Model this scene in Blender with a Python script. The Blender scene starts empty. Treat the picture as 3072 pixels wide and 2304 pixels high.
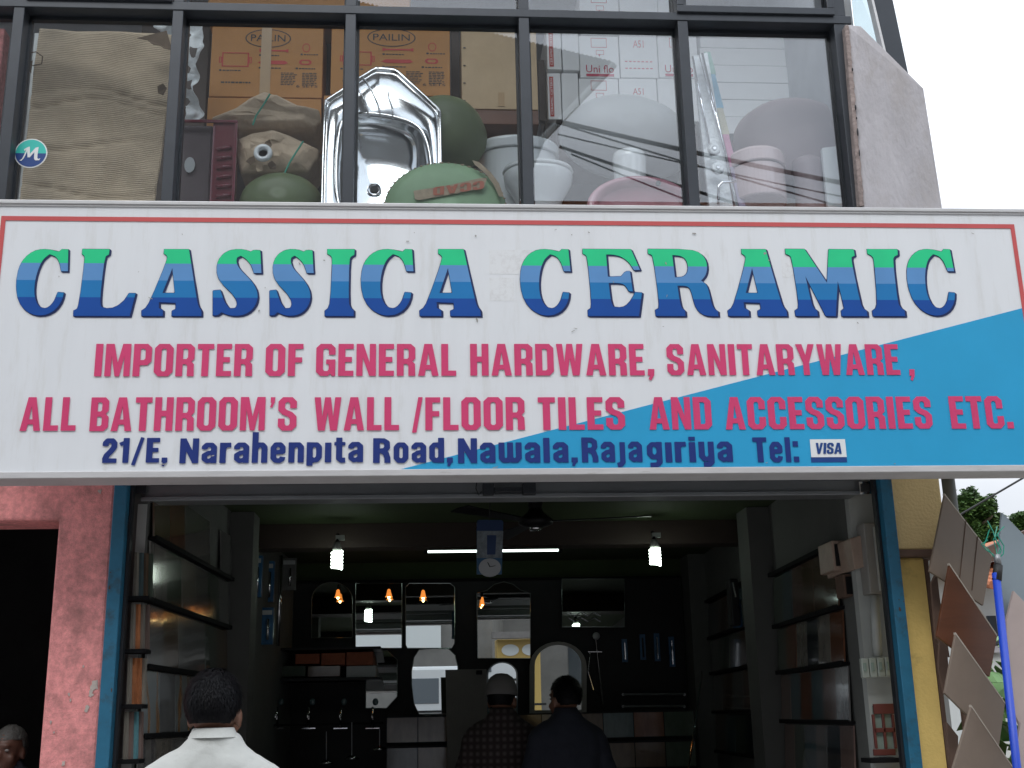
import bpy, bmesh, math, random
import numpy as np
from mathutils import Vector, Matrix, noise
random.seed(7)
SC = bpy.context.scene
COL = SC.collection
R = math.radians

# ------------------------------------------------------------------ camera
PITCH, YAW, ROLL, FSRC = R(15.65), R(4.32), R(-1.27), 3560.0
CAM = Vector((0.0, 0.0, 1.6))
fw = Vector((math.sin(YAW) * math.cos(PITCH), math.cos(YAW) * math.cos(PITCH), math.sin(PITCH)))
rt0 = Vector((math.cos(YAW), -math.sin(YAW), 0))
up0 = rt0.cross(fw)
rt = rt0 * math.cos(ROLL) + up0 * math.sin(ROLL)
up = -rt0 * math.sin(ROLL) + up0 * math.cos(ROLL)
cd = bpy.data.cameras.new('camera'); cam = bpy.data.objects.new('camera', cd); COL.objects.link(cam)
cam.matrix_world = Matrix(((rt.x, up.x, -fw.x, CAM.x), (rt.y, up.y, -fw.y, CAM.y), (rt.z, up.z, -fw.z, CAM.z), (0, 0, 0, 1)))
cd.sensor_width = 36; cd.lens = FSRC / 3072 * 36; cd.clip_start = .05; cd.clip_end = 2000
SC.camera = cam
SC.view_settings.view_transform = 'Standard'; SC.view_settings.look = 'None'
SC.view_settings.exposure = 0.15; SC.view_settings.gamma = 1.0

# ------------------------------------------------------------------ world: bright overcast sky
SUN_EL, SUN_AZ = R(47), R(196)          # azimuth measured clockwise from +y (the facade looks towards -y)
W = bpy.data.worlds.new('World'); SC.world = W; W.use_nodes = True
nt = W.node_tree; nt.nodes.clear()
N = nt.nodes.new; L = nt.links.new
out = N('ShaderNodeOutputWorld'); bg = N('ShaderNodeBackground')
sky = N('ShaderNodeTexSky'); sky.sky_type = 'NISHITA'; sky.sun_disc = False
sky.sun_elevation = SUN_EL; sky.sun_rotation = SUN_AZ; sky.dust_density = 2.0
bg.inputs['Strength'].default_value = 0.15
tc = N('ShaderNodeTexCoord'); mp = N('ShaderNodeMapping'); mp.inputs['Scale'].default_value = (1, 1, 2.2)
ns = N('ShaderNodeTexNoise'); ns.inputs['Scale'].default_value = 1.7; ns.inputs['Detail'].default_value = 7
ns.inputs['Roughness'].default_value = .55
L(tc.outputs['Generated'], mp.inputs['Vector']); L(mp.outputs['Vector'], ns.inputs['Vector'])
cr = N('ShaderNodeValToRGB'); cr.color_ramp.elements[0].position = .3; cr.color_ramp.elements[0].color = (9.6, 10.8, 12.6, 1)
cr.color_ramp.elements[1].position = .62; cr.color_ramp.elements[1].color = (16.2, 16.8, 17.8, 1)
L(ns.outputs['Fac'], cr.inputs['Fac'])
mx = N('ShaderNodeMixRGB'); mx.inputs['Fac'].default_value = .9
L(sky.outputs['Color'], mx.inputs['Color1']); L(cr.outputs['Color'], mx.inputs['Color2'])
sx = N('ShaderNodeSeparateXYZ'); L(tc.outputs['Generated'], sx.inputs['Vector'])
gm = N('ShaderNodeMapRange'); gm.inputs['From Min'].default_value = 0; gm.inputs['From Max'].default_value = 1; gm.inputs['To Min'].default_value = .25; gm.inputs['To Max'].default_value = 1.0
L(sx.outputs['Z'], gm.inputs['Value'])
gmx = N('ShaderNodeMixRGB'); gmx.blend_type = 'MULTIPLY'; gmx.inputs['Fac'].default_value = 1
L(mx.outputs['Color'], gmx.inputs['Color1']); L(gm.outputs['Result'], gmx.inputs['Color2'])
L(gmx.outputs['Color'], bg.inputs['Color']); L(bg.outputs['Background'], out.inputs['Surface'])
sd = bpy.data.lights.new('sun', 'SUN'); sd.energy = 1.1; sd.angle = R(30); sd.color = (1, .97, .93)
so = bpy.data.objects.new('sun', sd); COL.objects.link(so)
d = Vector((math.sin(SUN_AZ) * math.cos(SUN_EL), math.cos(SUN_AZ) * math.cos(SUN_EL), math.sin(SUN_EL)))
so.rotation_euler = d.to_track_quat('Z', 'Y').to_euler(); so.location = (0, -10, 20)

# ------------------------------------------------------------------ from a photo pixel (2212 px wide copy) to a point in the place
def ray(u, v):
    x = (u / .72 - 1536) / FSRC; y = (1152 - v / .72) / FSRC
    return fw + rt * x + up * y
def P(u, v, Y):
    r = ray(u, v); t = Y / r.y
    return CAM + r * t
def PP(u, v, x0, y0, k):                 # on the upright plane y = y0 + k (x - x0)
    r = ray(u, v); t = (y0 - k * x0) / (r.y - k * r.x)
    return CAM + r * t
SK = .048                                # the shop's side walls lean this much off the facade's normal
def PX(u, v, x0):                        # on a side wall x = x0 + SK (y - 5.5)
    r = ray(u, v); t = (x0 - SK * 5.5) / (r.x - SK * r.y)
    return CAM + r * t

# ------------------------------------------------------------------ materials
MATS = {}
def mat(name, col, rough=.6, metal=0., var=.0, vscale=6., bump=0., bscale=60., spec=.5, trans=0., emis=None, coat=0., stretch=None, dirt=None, dscale=3., dpos=(.5, .7), bdist=.01):
    if name in MATS: return MATS[name]
    m = bpy.data.materials.new(name); m.use_nodes = True; MATS[name] = m
    t = m.node_tree; b = t.nodes['Principled BSDF']; n = t.nodes.new; l = t.links.new
    b.inputs['Base Color'].default_value = (*col, 1); b.inputs['Roughness'].default_value = rough
    b.inputs['Metallic'].default_value = metal; b.inputs['Specular IOR Level'].default_value = spec
    if coat: b.inputs['Coat Weight'].default_value = coat; b.inputs['Coat Roughness'].default_value = .05
    if trans: b.inputs['Transmission Weight'].default_value = trans
    if emis: b.inputs['Emission Color'].default_value = (*emis[0], 1); b.inputs['Emission Strength'].default_value = emis[1]
    tcn = n('ShaderNodeTexCoord'); mpn = n('ShaderNodeMapping'); l(tcn.outputs['Object'], mpn.inputs['Vector'])
    if stretch: mpn.inputs['Scale'].default_value = stretch
    last = None
    if var:
        a = n('ShaderNodeTexNoise'); a.inputs['Scale'].default_value = vscale; a.inputs['Detail'].default_value = 6; a.inputs['Roughness'].default_value = .65
        l(mpn.outputs['Vector'], a.inputs['Vector'])
        mr = n('ShaderNodeMapRange'); mr.inputs['From Min'].default_value = .3; mr.inputs['From Max'].default_value = .7
        mr.inputs['To Min'].default_value = 1 - var; mr.inputs['To Max'].default_value = 1 + var * .6
        l(a.outputs['Fac'], mr.inputs['Value'])
        mu = n('ShaderNodeMixRGB'); mu.blend_type = 'MULTIPLY'; mu.inputs['Fac'].default_value = 1
        mu.inputs['Color1'].default_value = (*col, 1); l(mr.outputs['Result'], mu.inputs['Color2']); last = mu.outputs['Color']
    if dirt:
        a = n('ShaderNodeTexNoise'); a.inputs['Scale'].default_value = dscale; a.inputs['Detail'].default_value = 9; a.inputs['Roughness'].default_value = .7
        l(mpn.outputs['Vector'], a.inputs['Vector'])
        mr = n('ShaderNodeMapRange'); mr.inputs['From Min'].default_value = dpos[0]; mr.inputs['From Max'].default_value = dpos[1]
        l(a.outputs['Fac'], mr.inputs['Value'])
        mu = n('ShaderNodeMixRGB'); l(mr.outputs['Result'], mu.inputs['Fac'])
        if last: l(last, mu.inputs['Color1'])
        else: mu.inputs['Color1'].default_value = (*col, 1)
        mu.inputs['Color2'].default_value = (*dirt, 1); last = mu.outputs['Color']
    if last: l(last, b.inputs['Base Color'])
    if bump:
        a = n('ShaderNodeTexNoise'); a.inputs['Scale'].default_value = bscale; a.inputs['Detail'].default_value = 5
        l(mpn.outputs['Vector'], a.inputs['Vector'])
        bp = n('ShaderNodeBump'); bp.inputs['Strength'].default_value = bump; bp.inputs['Distance'].default_value = bdist
        l(a.outputs['Fac'], bp.inputs['Height']); l(bp.outputs['Normal'], b.inputs['Normal'])
    return m
def glass_mat(name, tint, refl):
    m = bpy.data.materials.new(name); m.use_nodes = True; t = m.node_tree; t.nodes.clear(); n = t.nodes.new; l = t.links.new
    o = n('ShaderNodeOutputMaterial'); tr = n('ShaderNodeBsdfTransparent'); tr.inputs['Color'].default_value = (*tint, 1)
    gl = n('ShaderNodeBsdfGlossy'); gl.inputs['Roughness'].default_value = .004
    gl.inputs['Color'].default_value = (.95, .97, 1, 1)
    lw = n('ShaderNodeLayerWeight'); pw = n('ShaderNodeMath'); pw.operation = 'POWER'; pw.inputs[1].default_value = 5; l(lw.outputs['Facing'], pw.inputs[0])
    ad = n('ShaderNodeMath'); ad.operation = 'MULTIPLY_ADD'; ad.inputs[1].default_value = .9; ad.inputs[2].default_value = refl + .035; ad.use_clamp = True
    l(pw.outputs['Value'], ad.inputs[0])
    ms = n('ShaderNodeMixShader'); l(ad.outputs['Value'], ms.inputs['Fac']); l(tr.outputs['BSDF'], ms.inputs[1]); l(gl.outputs['BSDF'], ms.inputs[2])
    l(ms.outputs['Shader'], o.inputs['Surface']); MATS[name] = m; return m

# ------------------------------------------------------------------ object helpers
def tag(o, label=None, cat=None, group=None, kind=None):
    if label: o['label'] = label
    if cat: o['category'] = cat
    if group: o['group'] = group
    if kind: o['kind'] = kind
    return o
def thing(name, label, cat, loc=(0, 0, 0), group=None):
    o = bpy.data.objects.new(name, None); COL.objects.link(o); o.location = loc; o.empty_display_size = .1
    return tag(o, label, cat, group)
class MB:
    def __init__(s): s.v = []; s.f = []
    def add(s, vs, fs):
        n = len(s.v); s.v += [Vector(a) for a in vs]; s.f += [[i + n for i in f] for f in fs]; return s
    def box(s, x0, x1, y0, y1, z0, z1):
        return s.hexa([(x0, y0, z0), (x1, y0, z0), (x1, y1, z0), (x0, y1, z0), (x0, y0, z1), (x1, y0, z1), (x1, y1, z1), (x0, y1, z1)])
    def hexa(s, c):
        return s.add(c, [[0, 3, 2, 1], [4, 5, 6, 7], [0, 1, 5, 4], [1, 2, 6, 5], [2, 3, 7, 6], [3, 0, 4, 7]])
    def prism(s, pts, off):               # polygon pts (3D) pushed along off
        off = Vector(off); n = len(pts); a = [Vector(p) for p in pts]
        return s.add(a + [p + off for p in a], [list(range(n)), list(range(2 * n - 1, n - 1, -1))] + [[i, i + n, (i + 1) % n + n, (i + 1) % n] for i in range(n)])
    def tube(s, pts, r, n=8, caps=True):
        pts = [Vector(p) for p in pts]; rs = r if isinstance(r, (list, tuple)) else [r] * len(pts)
        rings = []; ref = None
        for i, p in enumerate(pts):
            t = (pts[min(i + 1, len(pts) - 1)] - pts[max(i - 1, 0)]).normalized()
            if ref is None: ref = Vector((0, 0, 1)) if abs(t.z) < .9 else Vector((1, 0, 0))
            a = (ref - t * ref.dot(t)).normalized(); ref = a; b = t.cross(a)
            rings.append([p + (a * math.cos(2 * math.pi * k / n) + b * math.sin(2 * math.pi * k / n)) * rs[i] for k in range(n)])
        vs = [q for g in rings for q in g]; m = len(pts)
        fs = [[i * n + k, i * n + (k + 1) % n, (i + 1) * n + (k + 1) % n, (i + 1) * n + k] for i in range(m - 1) for k in range(n)]
        if caps: fs += [list(range(n))[::-1], [(m - 1) * n + k for k in range(n)]]
        return s.add(vs, fs)
    def rings(s, rg, close_a=True, close_b=True):
        n = len(rg[0]); vs = [Vector(q) for g in rg for q in g]; m = len(rg)
        fs = [[i * n + k, i * n + (k + 1) % n, (i + 1) * n + (k + 1) % n, (i + 1) * n + k] for i in range(m - 1) for k in range(n)]
        if close_a: fs.append(list(range(n))[::-1])
        if close_b: fs.append([(m - 1) * n + k for k in range(n)])
        return s.add(vs, fs)
    def ell(s, c, rx, ry, rz, nu=20, nv=12, M=None):
        c = Vector(c); M = M or Matrix.Identity(3); rg = []
        for j in range(1, nv):
            ph = math.pi * j / nv
            rg.append([c + M @ Vector((rx * math.sin(ph) * math.cos(2 * math.pi * k / nu), ry * math.sin(ph) * math.sin(2 * math.pi * k / nu), -rz * math.cos(ph))) for k in range(nu)])
        n0 = len(s.v); s.rings(rg, False, False)
        a = len(s.v); s.v += [c + M @ Vector((0, 0, -rz)), c + M @ Vector((0, 0, rz))]
        for k in range(nu):
            s.f.append([n0 + (k + 1) % nu, n0 + k, a]); q = n0 + (nv - 2) * nu; s.f.append([q + k, q + (k + 1) % nu, a + 1])
        return s
    def lathe(s, prof, c=(0, 0, 0), n=32, sx=1, sy=1, M=None):   # prof: (r, h) along local z
        c = Vector(c); M = M or Matrix.Identity(3)
        return s.rings([[c + M @ Vector((r * sx * math.cos(2 * math.pi * k / n), r * sy * math.sin(2 * math.pi * k / n), h)) for k in range(n)] for r, h in prof])
    def build(s, name, m, parent=None, smooth=False, bevel=0., sub=0, local=False, label=None, kind=None, autos=None):
        vs = s.v
        if parent is not None and not local:
            o_ = Vector(parent.location)
            if parent.parent: o_ = o_ + Vector(parent.parent.location)
            vs = [q - o_ for q in vs]
        me = bpy.data.meshes.new(name); me.from_pydata([tuple(q) for q in vs], [], s.f); me.update()
        if isinstance(m, str): m = MATS[m]
        me.materials.append(m)
        ob = bpy.data.objects.new(name, me); COL.objects.link(ob)
        bm = bmesh.new(); bm.from_mesh(me); bmesh.ops.recalc_face_normals(bm, faces=bm.faces); bm.to_mesh(me); bm.free()
        if smooth:
            for p in me.polygons: p.use_smooth = True
        if bevel:
            bv = ob.modifiers.new('bevel', 'BEVEL'); bv.width = bevel; bv.segments = 2; bv.limit_method = 'ANGLE'; bv.harden_normals = False
        if sub:
            sb = ob.modifiers.new('sub', 'SUBSURF'); sb.levels = sb.render_levels = sub
        if parent is not None: ob.parent = parent
        if label: ob['label'] = label
        if kind: ob['kind'] = kind
        return ob
def rotm(rx=0, ry=0, rz=0):
    from mathutils import Euler
    return Euler((rx, ry, rz)).to_matrix()
def copy_tree(o, parent=None):
    c = o.copy(); COL.objects.link(c); c.parent = parent
    for ch in o.children: copy_tree(ch, c)
    return c

# ------------------------------------------------------------------ 2-D shapes -> flat meshes (lettering)
def smooth_loop(pts, passes=2, ang=48):
    pts = [tuple(p) for p in pts]
    for _ in range(passes):
        o = []; n = len(pts)
        for i in range(n):
            a, b, c = np.array(pts[i - 1]), np.array(pts[i]), np.array(pts[(i + 1) % n])
            d1, d2 = b - a, c - b; l1, l2 = np.hypot(*d1), np.hypot(*d2)
            if l1 < 1e-9 or l2 < 1e-9: continue
            t = math.degrees(math.acos(max(-1, min(1, float(d1 @ d2) / (l1 * l2)))))
            if 4 < t < ang: o += [tuple(b - d1 * .25), tuple(b + d2 * .25)]
            else: o.append(tuple(b))
        pts = o
    return pts
def fill2d(loops, xf, off, name, m, parent, depth=.0015):
    """fill loops (with holes); xf maps (x, y) to a world point on the surface, off is the outward normal"""
    cu = bpy.data.curves.new('tmp', 'CURVE'); cu.dimensions = '2D'; cu.fill_mode = 'BOTH'
    for lp in loops:
        sp = cu.splines.new('POLY'); sp.points.add(len(lp) - 1)
        for q, (x, y) in zip(sp.points, lp): q.co = (x, y, 0, 1)
        sp.use_cyclic_u = True
    ob = bpy.data.objects.new('tmp', cu); COL.objects.link(ob)
    dg = bpy.context.evaluated_depsgraph_get(); dg.update()
    me = bpy.data.meshes.new_from_object(ob.evaluated_get(dg)); bpy.data.objects.remove(ob); bpy.data.curves.remove(cu)
    bm = bmesh.new(); bm.from_mesh(me)
    bmesh.ops.remove_doubles(bm, verts=bm.verts, dist=1e-6)
    o_ = Vector((0, 0, 0))
    if parent is not None: o_ = Vector(parent.location) + (Vector(parent.parent.location) if parent.parent else Vector((0, 0, 0)))
    off = Vector(off)
    for v in bm.verts: v.co = Vector(xf(v.co.x, v.co.y)) - o_
    base = list(bm.faces)
    r = bmesh.ops.extrude_face_region(bm, geom=base)
    for v in [g for g in r['geom'] if isinstance(g, bmesh.types.BMVert)]: v.co += off.normalized() * depth
    bmesh.ops.recalc_face_normals(bm, faces=bm.faces)
    bm.to_mesh(me); bm.free(); me.name = name; me.materials.clear(); me.materials.append(MATS[m] if isinstance(m, str) else m)
    ob = bpy.data.objects.new(name, me); COL.objects.link(ob)
    if parent is not None: ob.parent = parent
    return ob
def poly_sdf(loop, X, Y):
    p = np.array(loop); q = np.roll(p, -1, 0); dmin = np.full(X.shape, 1e9); ins = np.zeros(X.shape, bool)
    for (ax, ay), (bx, by) in zip(p, q):
        ex, ey = bx - ax, by - ay; wx, wy = X - ax, Y - ay
        t = np.clip((wx * ex + wy * ey) / (ex * ex + ey * ey + 1e-12), 0, 1)
        dmin = np.minimum(dmin, (wx - ex * t) ** 2 + (wy - ey * t) ** 2)
        c = ((ay > Y) != (by > Y)) & (X < (bx - ax) * (Y - ay) / ((by - ay) if abs(by - ay) > 1e-12 else 1e-12) + ax)
        ins ^= c
    dd = np.sqrt(dmin); return np.where(ins, -dd, dd)
def seg_box(X, Y, a, b, w):
    a, b = np.array(a, float), np.array(b, float); d_ = b - a; ln = np.hypot(*d_); d_ = d_ / ln
    cx, cy = (a + b) / 2; u = (X - cx) * d_[0] + (Y - cy) * d_[1]; v = -(X - cx) * d_[1] + (Y - cy) * d_[0]
    qx = np.abs(u) - ln / 2; qy = np.abs(v) - w / 2
    return np.hypot(np.maximum(qx, 0), np.maximum(qy, 0)) + np.minimum(np.maximum(qx, qy), 0)
def contours(F, xs, ys):
    """marching squares at 0, returns closed loops"""
    edges = {}; pts = {}
    ny, nx = F.shape
    F = np.where(np.abs(F) < 1e-7, 1e-7, F)
    def pt(k):
        if k in pts: return pts[k]
        i, j, h = k
        if h: a, b = F[j, i], F[j, i + 1]; t = a / (a - b); p = (xs[i] + (xs[i + 1] - xs[i]) * t, ys[j])
        else: a, b = F[j, i], F[j + 1, i]; t = a / (a - b); p = (xs[i], ys[j] + (ys[j + 1] - ys[j]) * t)
        pts[k] = p; return p
    S = F < 0
    mixed = (S[:-1, :-1].astype(int) + S[:-1, 1:] + S[1:, :-1] + S[1:, 1:]); jj, ii = np.where((mixed > 0) & (mixed < 4))
    nb = {}
    def link(a, b): nb.setdefault(a, []).append(b); nb.setdefault(b, []).append(a)
    for j, i in zip(jj, ii):
        B, T, Lf, Rg = (i, j, 1), (i, j + 1, 1), (i, j, 0), (i + 1, j, 0)
        c = [bool(S[j, i]), bool(S[j, i + 1]), bool(S[j + 1, i + 1]), bool(S[j + 1, i])]
        cr_ = []
        if c[0] != c[1]: cr_.append(B)
        if c[1] != c[2]: cr_.append(Rg)
        if c[2] != c[3]: cr_.append(T)
        if c[3] != c[0]: cr_.append(Lf)
        if len(cr_) == 2: link(*cr_)
        elif len(cr_) == 4:
            if c[0]: link(B, Lf); link(T, Rg)
            else: link(B, Rg); link(T, Lf)
    loops = []; seen = set()
    for s0 in list(nb):
        if s0 in seen: continue
        lp = [s0]; seen.add(s0); cur = s0
        while True:
            nx_ = [q for q in nb[cur] if q not in seen]
            if not nx_: break
            cur = nx_[0]; seen.add(cur); lp.append(cur)
        if len(lp) > 3: loops.append([pt(k) for k in lp])
    return [simplify(l_) for l_ in loops]
def simplify(lp, eps=.0035):
    def dp(a):
        if len(a) < 3: return a
        p, q = np.array(a[0]), np.array(a[-1]); d_ = q - p; ln = np.hypot(*d_)
        M_ = np.array(a[1:-1]) - p
        dist = np.abs(M_[:, 0] * d_[1] - M_[:, 1] * d_[0]) / ln if ln > 1e-9 else np.hypot(M_[:, 0], M_[:, 1])
        k = int(dist.argmax())
        if dist[k] < eps: return [a[0], a[-1]]
        return dp(a[:k + 2])[:-1] + dp(a[k + 1:])
    h = len(lp) // 2
    return dp(lp[:h + 1])[:-1] + dp(lp[h:] + [lp[0]])[:-1]

# --- slab letters of the shop's name, height 1
def norm(pts, x0, bot, k=1 / 400.): return [((x - x0) * k, (bot - y) * k) for x, y in pts]
SLAB = {
 'C': [norm([(345,302),(357,288),(400,288),(409,420),(367,420),(352,365),(325,330),(285,318),(245,350),(218,420),(208,500),(214,570),(240,625),(280,645),(315,632),(345,590),(357,545),(396,548),(388,600),(350,655),(290,683),(225,683),(160,652),(112,590),(92,500),(97,410),(125,345),(175,302),(230,287),(290,290),(325,300)], 92, 686)],
 'L': [norm([(462,290),(628,290),(626,322),(608,332),(600,370),(592,590),(603,632),(640,645),(690,635),(740,598),(765,552),(806,552),(780,686),(440,686),(438,655),(460,645),(470,600),(482,350),(476,328),(462,320)], 438, 686)],
 'A': [norm([(942,286),(1095,286),(1160,590),(1175,635),(1193,652),(1193,686),(1012,686),(1012,656),(1035,645),(1032,608),(930,605),(932,640),(958,652),(958,686),(830,686),(828,654),(852,642),(876,600),(968,345),(960,322),(942,314)], 828, 686), norm([(1000,400),(1024,550),(948,550)], 828, 686)],
 'S': [norm([(1455,302),(1472,290),(1515,293),(1527,430),(1480,430),(1465,385),(1430,345),(1395,326),(1372,338),(1368,362),(1385,400),(1430,442),(1480,490),(1512,552),(1506,612),(1470,660),(1420,683),(1360,686),(1318,676),(1292,664),(1270,683),(1240,683),(1233,536),(1278,532),(1290,562),(1310,610),(1342,643),(1375,640),(1387,620),(1380,590),(1350,550),(1290,500),(1255,450),(1247,390),(1265,335),(1310,297),(1370,285),(1425,290)], 1233, 686)],
 'I': [norm([(1888,286),(2065,286),(2063,320),(2041,330),(2031,352),(2031,600),(2042,636),(2065,652),(2065,686),(1880,686),(1880,655),(1903,642),(1914,600),(1923,352),(1913,325),(1888,315)], 1880, 686)],
 'E': [norm([(1448,290),(1748,290),(1797,412),(1760,415),(1735,370),(1690,335),(1640,322),(1592,322),(1597,455),(1680,452),(1695,432),(1712,421),(1735,421),(1746,541),(1722,541),(1706,510),(1680,492),(1600,492),(1608,600),(1622,632),(1670,638),(1710,620),(1745,575),(1760,546),(1802,548),(1776,686),(1465,686),(1465,652),(1484,642),(1490,600),(1476,345),(1466,325),(1448,318)], 1448, 686)],
 'R': [norm([(-101,290),(150,290),(215,308),(250,350),(256,400),(242,448),(212,477),(245,500),(258,560),(266,615),(280,645),(302,658),(302,686),(230,686),(190,667),(165,630),(152,560),(140,520),(115,508),(66,508),(74,600),(82,640),(103,655),(103,686),(-75,686),(-77,652),(-56,642),(-50,600),(-70,348),(-80,324),(-101,318)], -101, 686), norm([(46,325),(100,329),(130,352),(140,398),(127,440),(100,457),(54,459)], -101, 686)],
 'M': [norm([(698,288),(815,288),(932,490),(962,288),(1115,288),(1117,325),(1097,335),(1094,362),(1120,600),(1130,640),(1155,655),(1155,686),(1000,686),(1000,655),(1020,642),(1015,600),(998,478),(965,686),(905,686),(805,450),(825,600),(835,640),(857,655),(857,686),(725,686),(723,655),(744,642),(750,600),(733,345),(721,325),(698,318)], 698, 686)],
}
# --- octagonal block letters
def octo(x0, y0, x1, y1, c): return [(x0 + c, y0), (x0, y0 + c), (x0, y1 - c), (x0 + c, y1), (x1 - c, y1), (x1, y1 - c), (x1, y0 + c), (x1 - c, y0)]
BLK = {
 'I': (.22, [[(0,0),(0,1),(.22,1),(.22,0)]]),
 'M': (.76, [[(0,0),(0,1),(.25,1),(.38,.42),(.51,1),(.76,1),(.76,0),(.57,0),(.57,.62),(.45,0),(.31,0),(.19,.62),(.19,0)]]),
 'P': (.55, [[(0,0),(0,1),(.42,1),(.55,.88),(.55,.46),(.43,.34),(.21,.34),(.21,0)], [(.21,.5),(.21,.85),(.32,.85),(.36,.8),(.36,.55),(.32,.5)]]),
 'O': (.57, [octo(0, 0, .57, 1, .13), octo(.21, .15, .36, .85, .04)]),
 'R': (.56, [[(0,0),(0,1),(.43,1),(.56,.88),(.56,.54),(.47,.45),(.55,.37),(.56,0),(.35,0),(.35,.32),(.3,.37),(.21,.37),(.21,0)], [(.21,.53),(.21,.85),(.32,.85),(.36,.8),(.36,.58),(.32,.53)]]),
 'T': (.5, [[(.14,0),(.14,.84),(0,.84),(0,1),(.5,1),(.5,.84),(.35,.84),(.35,0)]]),
 'E': (.46, [[(0,0),(0,1),(.46,1),(.46,.84),(.21,.84),(.21,.59),(.41,.59),(.41,.43),(.21,.43),(.21,.16),(.46,.16),(.46,0)]]),
 'F': (.44, [[(0,0),(0,1),(.44,1),(.44,.84),(.21,.84),(.21,.58),(.41,.58),(.41,.42),(.21,.42),(.21,0)]]),
 'G': (.58, [[(.13,0),(0,.13),(0,.87),(.13,1),(.45,1),(.58,.87),(.58,.66),(.38,.66),(.38,.8),(.34,.85),(.24,.85),(.21,.81),(.21,.2),(.25,.15),(.34,.15),(.38,.2),(.38,.37),(.3,.37),(.3,.51),(.58,.51),(.58,0),(.47,0),(.43,.07),(.36,0)]]),
 'C': (.56, [[(.13,0),(0,.13),(0,.87),(.13,1),(.43,1),(.56,.87),(.56,.62),(.36,.62),(.36,.8),(.33,.85),(.25,.85),(.21,.8),(.21,.2),(.25,.15),(.33,.15),(.36,.2),(.36,.38),(.56,.38),(.56,.13),(.43,0)]]),
 'N': (.59, [[(0,0),(0,1),(.21,1),(.4,.42),(.4,1),(.59,1),(.59,0),(.39,0),(.19,.58),(.19,0)]]),
 'A': (.62, [[(0,0),(.19,1),(.43,1),(.62,0),(.42,0),(.39,.19),(.23,.19),(.2,0)], [(.255,.34),(.31,.74),(.365,.34)]]),
 'L': (.45, [[(0,0),(0,1),(.21,1),(.21,.16),(.45,.16),(.45,0)]]),
 'H': (.56, [[(0,0),(0,1),(.21,1),(.21,.6),(.35,.6),(.35,1),(.56,1),(.56,0),(.35,0),(.35,.43),(.21,.43),(.21,0)]]),
 'D': (.56, [[(0,0),(0,1),(.43,1),(.56,.87),(.56,.13),(.43,0)], [(.21,.16),(.21,.84),(.32,.84),(.36,.8),(.36,.2),(.32,.16)]]),
 'W': (.82, [[(0,1),(.12,0),(.33,0),(.41,.55),(.49,0),(.7,0),(.82,1),(.63,1),(.575,.42),(.5,1),(.32,1),(.245,.42),(.19,1)]]),
 'S': (.55, [[(.13,0),(0,.13),(0,.36),(.2,.36),(.2,.2),(.24,.15),(.31,.15),(.35,.2),(.35,.35),(.3,.41),(.13,.48),(0,.6),(0,.87),(.13,1),(.42,1),(.55,.87),(.55,.67),(.35,.67),(.35,.8),(.31,.85),(.24,.85),(.2,.8),(.2,.68),(.25,.62),(.42,.55),(.55,.42),(.55,.13),(.42,0)]]),
 'Y': (.62, [[(.21,0),(.21,.4),(0,1),(.21,1),(.31,.64),(.41,1),(.62,1),(.41,.4),(.41,0)]]),
 'B': (.55, [[(0,0),(0,1),(.43,1),(.54,.89),(.54,.6),(.46,.51),(.55,.42),(.55,.12),(.43,0)], [(.21,.15),(.21,.43),(.31,.43),(.35,.39),(.35,.19),(.31,.15)], [(.21,.58),(.21,.85),(.3,.85),(.34,.81),(.34,.62),(.3,.58)]]),
 '/': (.34, [[(0,-.07),(.2,1.0),(.34,1.0),(.14,-.07)]]),
 ',': (.22, [[(0,0),(.02,.2),(.22,.2),(.2,0),(.1,-.16),(.02,-.12),(.08,0)]]),
 "'": (.2, [[(0,.7),(.06,.83),(.02,.83),(.02,1),(.2,1),(.18,.84),(.08,.68)]]),
 '.': (.2, [[(0,0),(0,.2),(.2,.2),(.2,0)]]),
 'V': (.6, [[(.2,0),(0,1),(.2,1),(.3,.38),(.4,1),(.6,1),(.4,0)]]),
}
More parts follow.
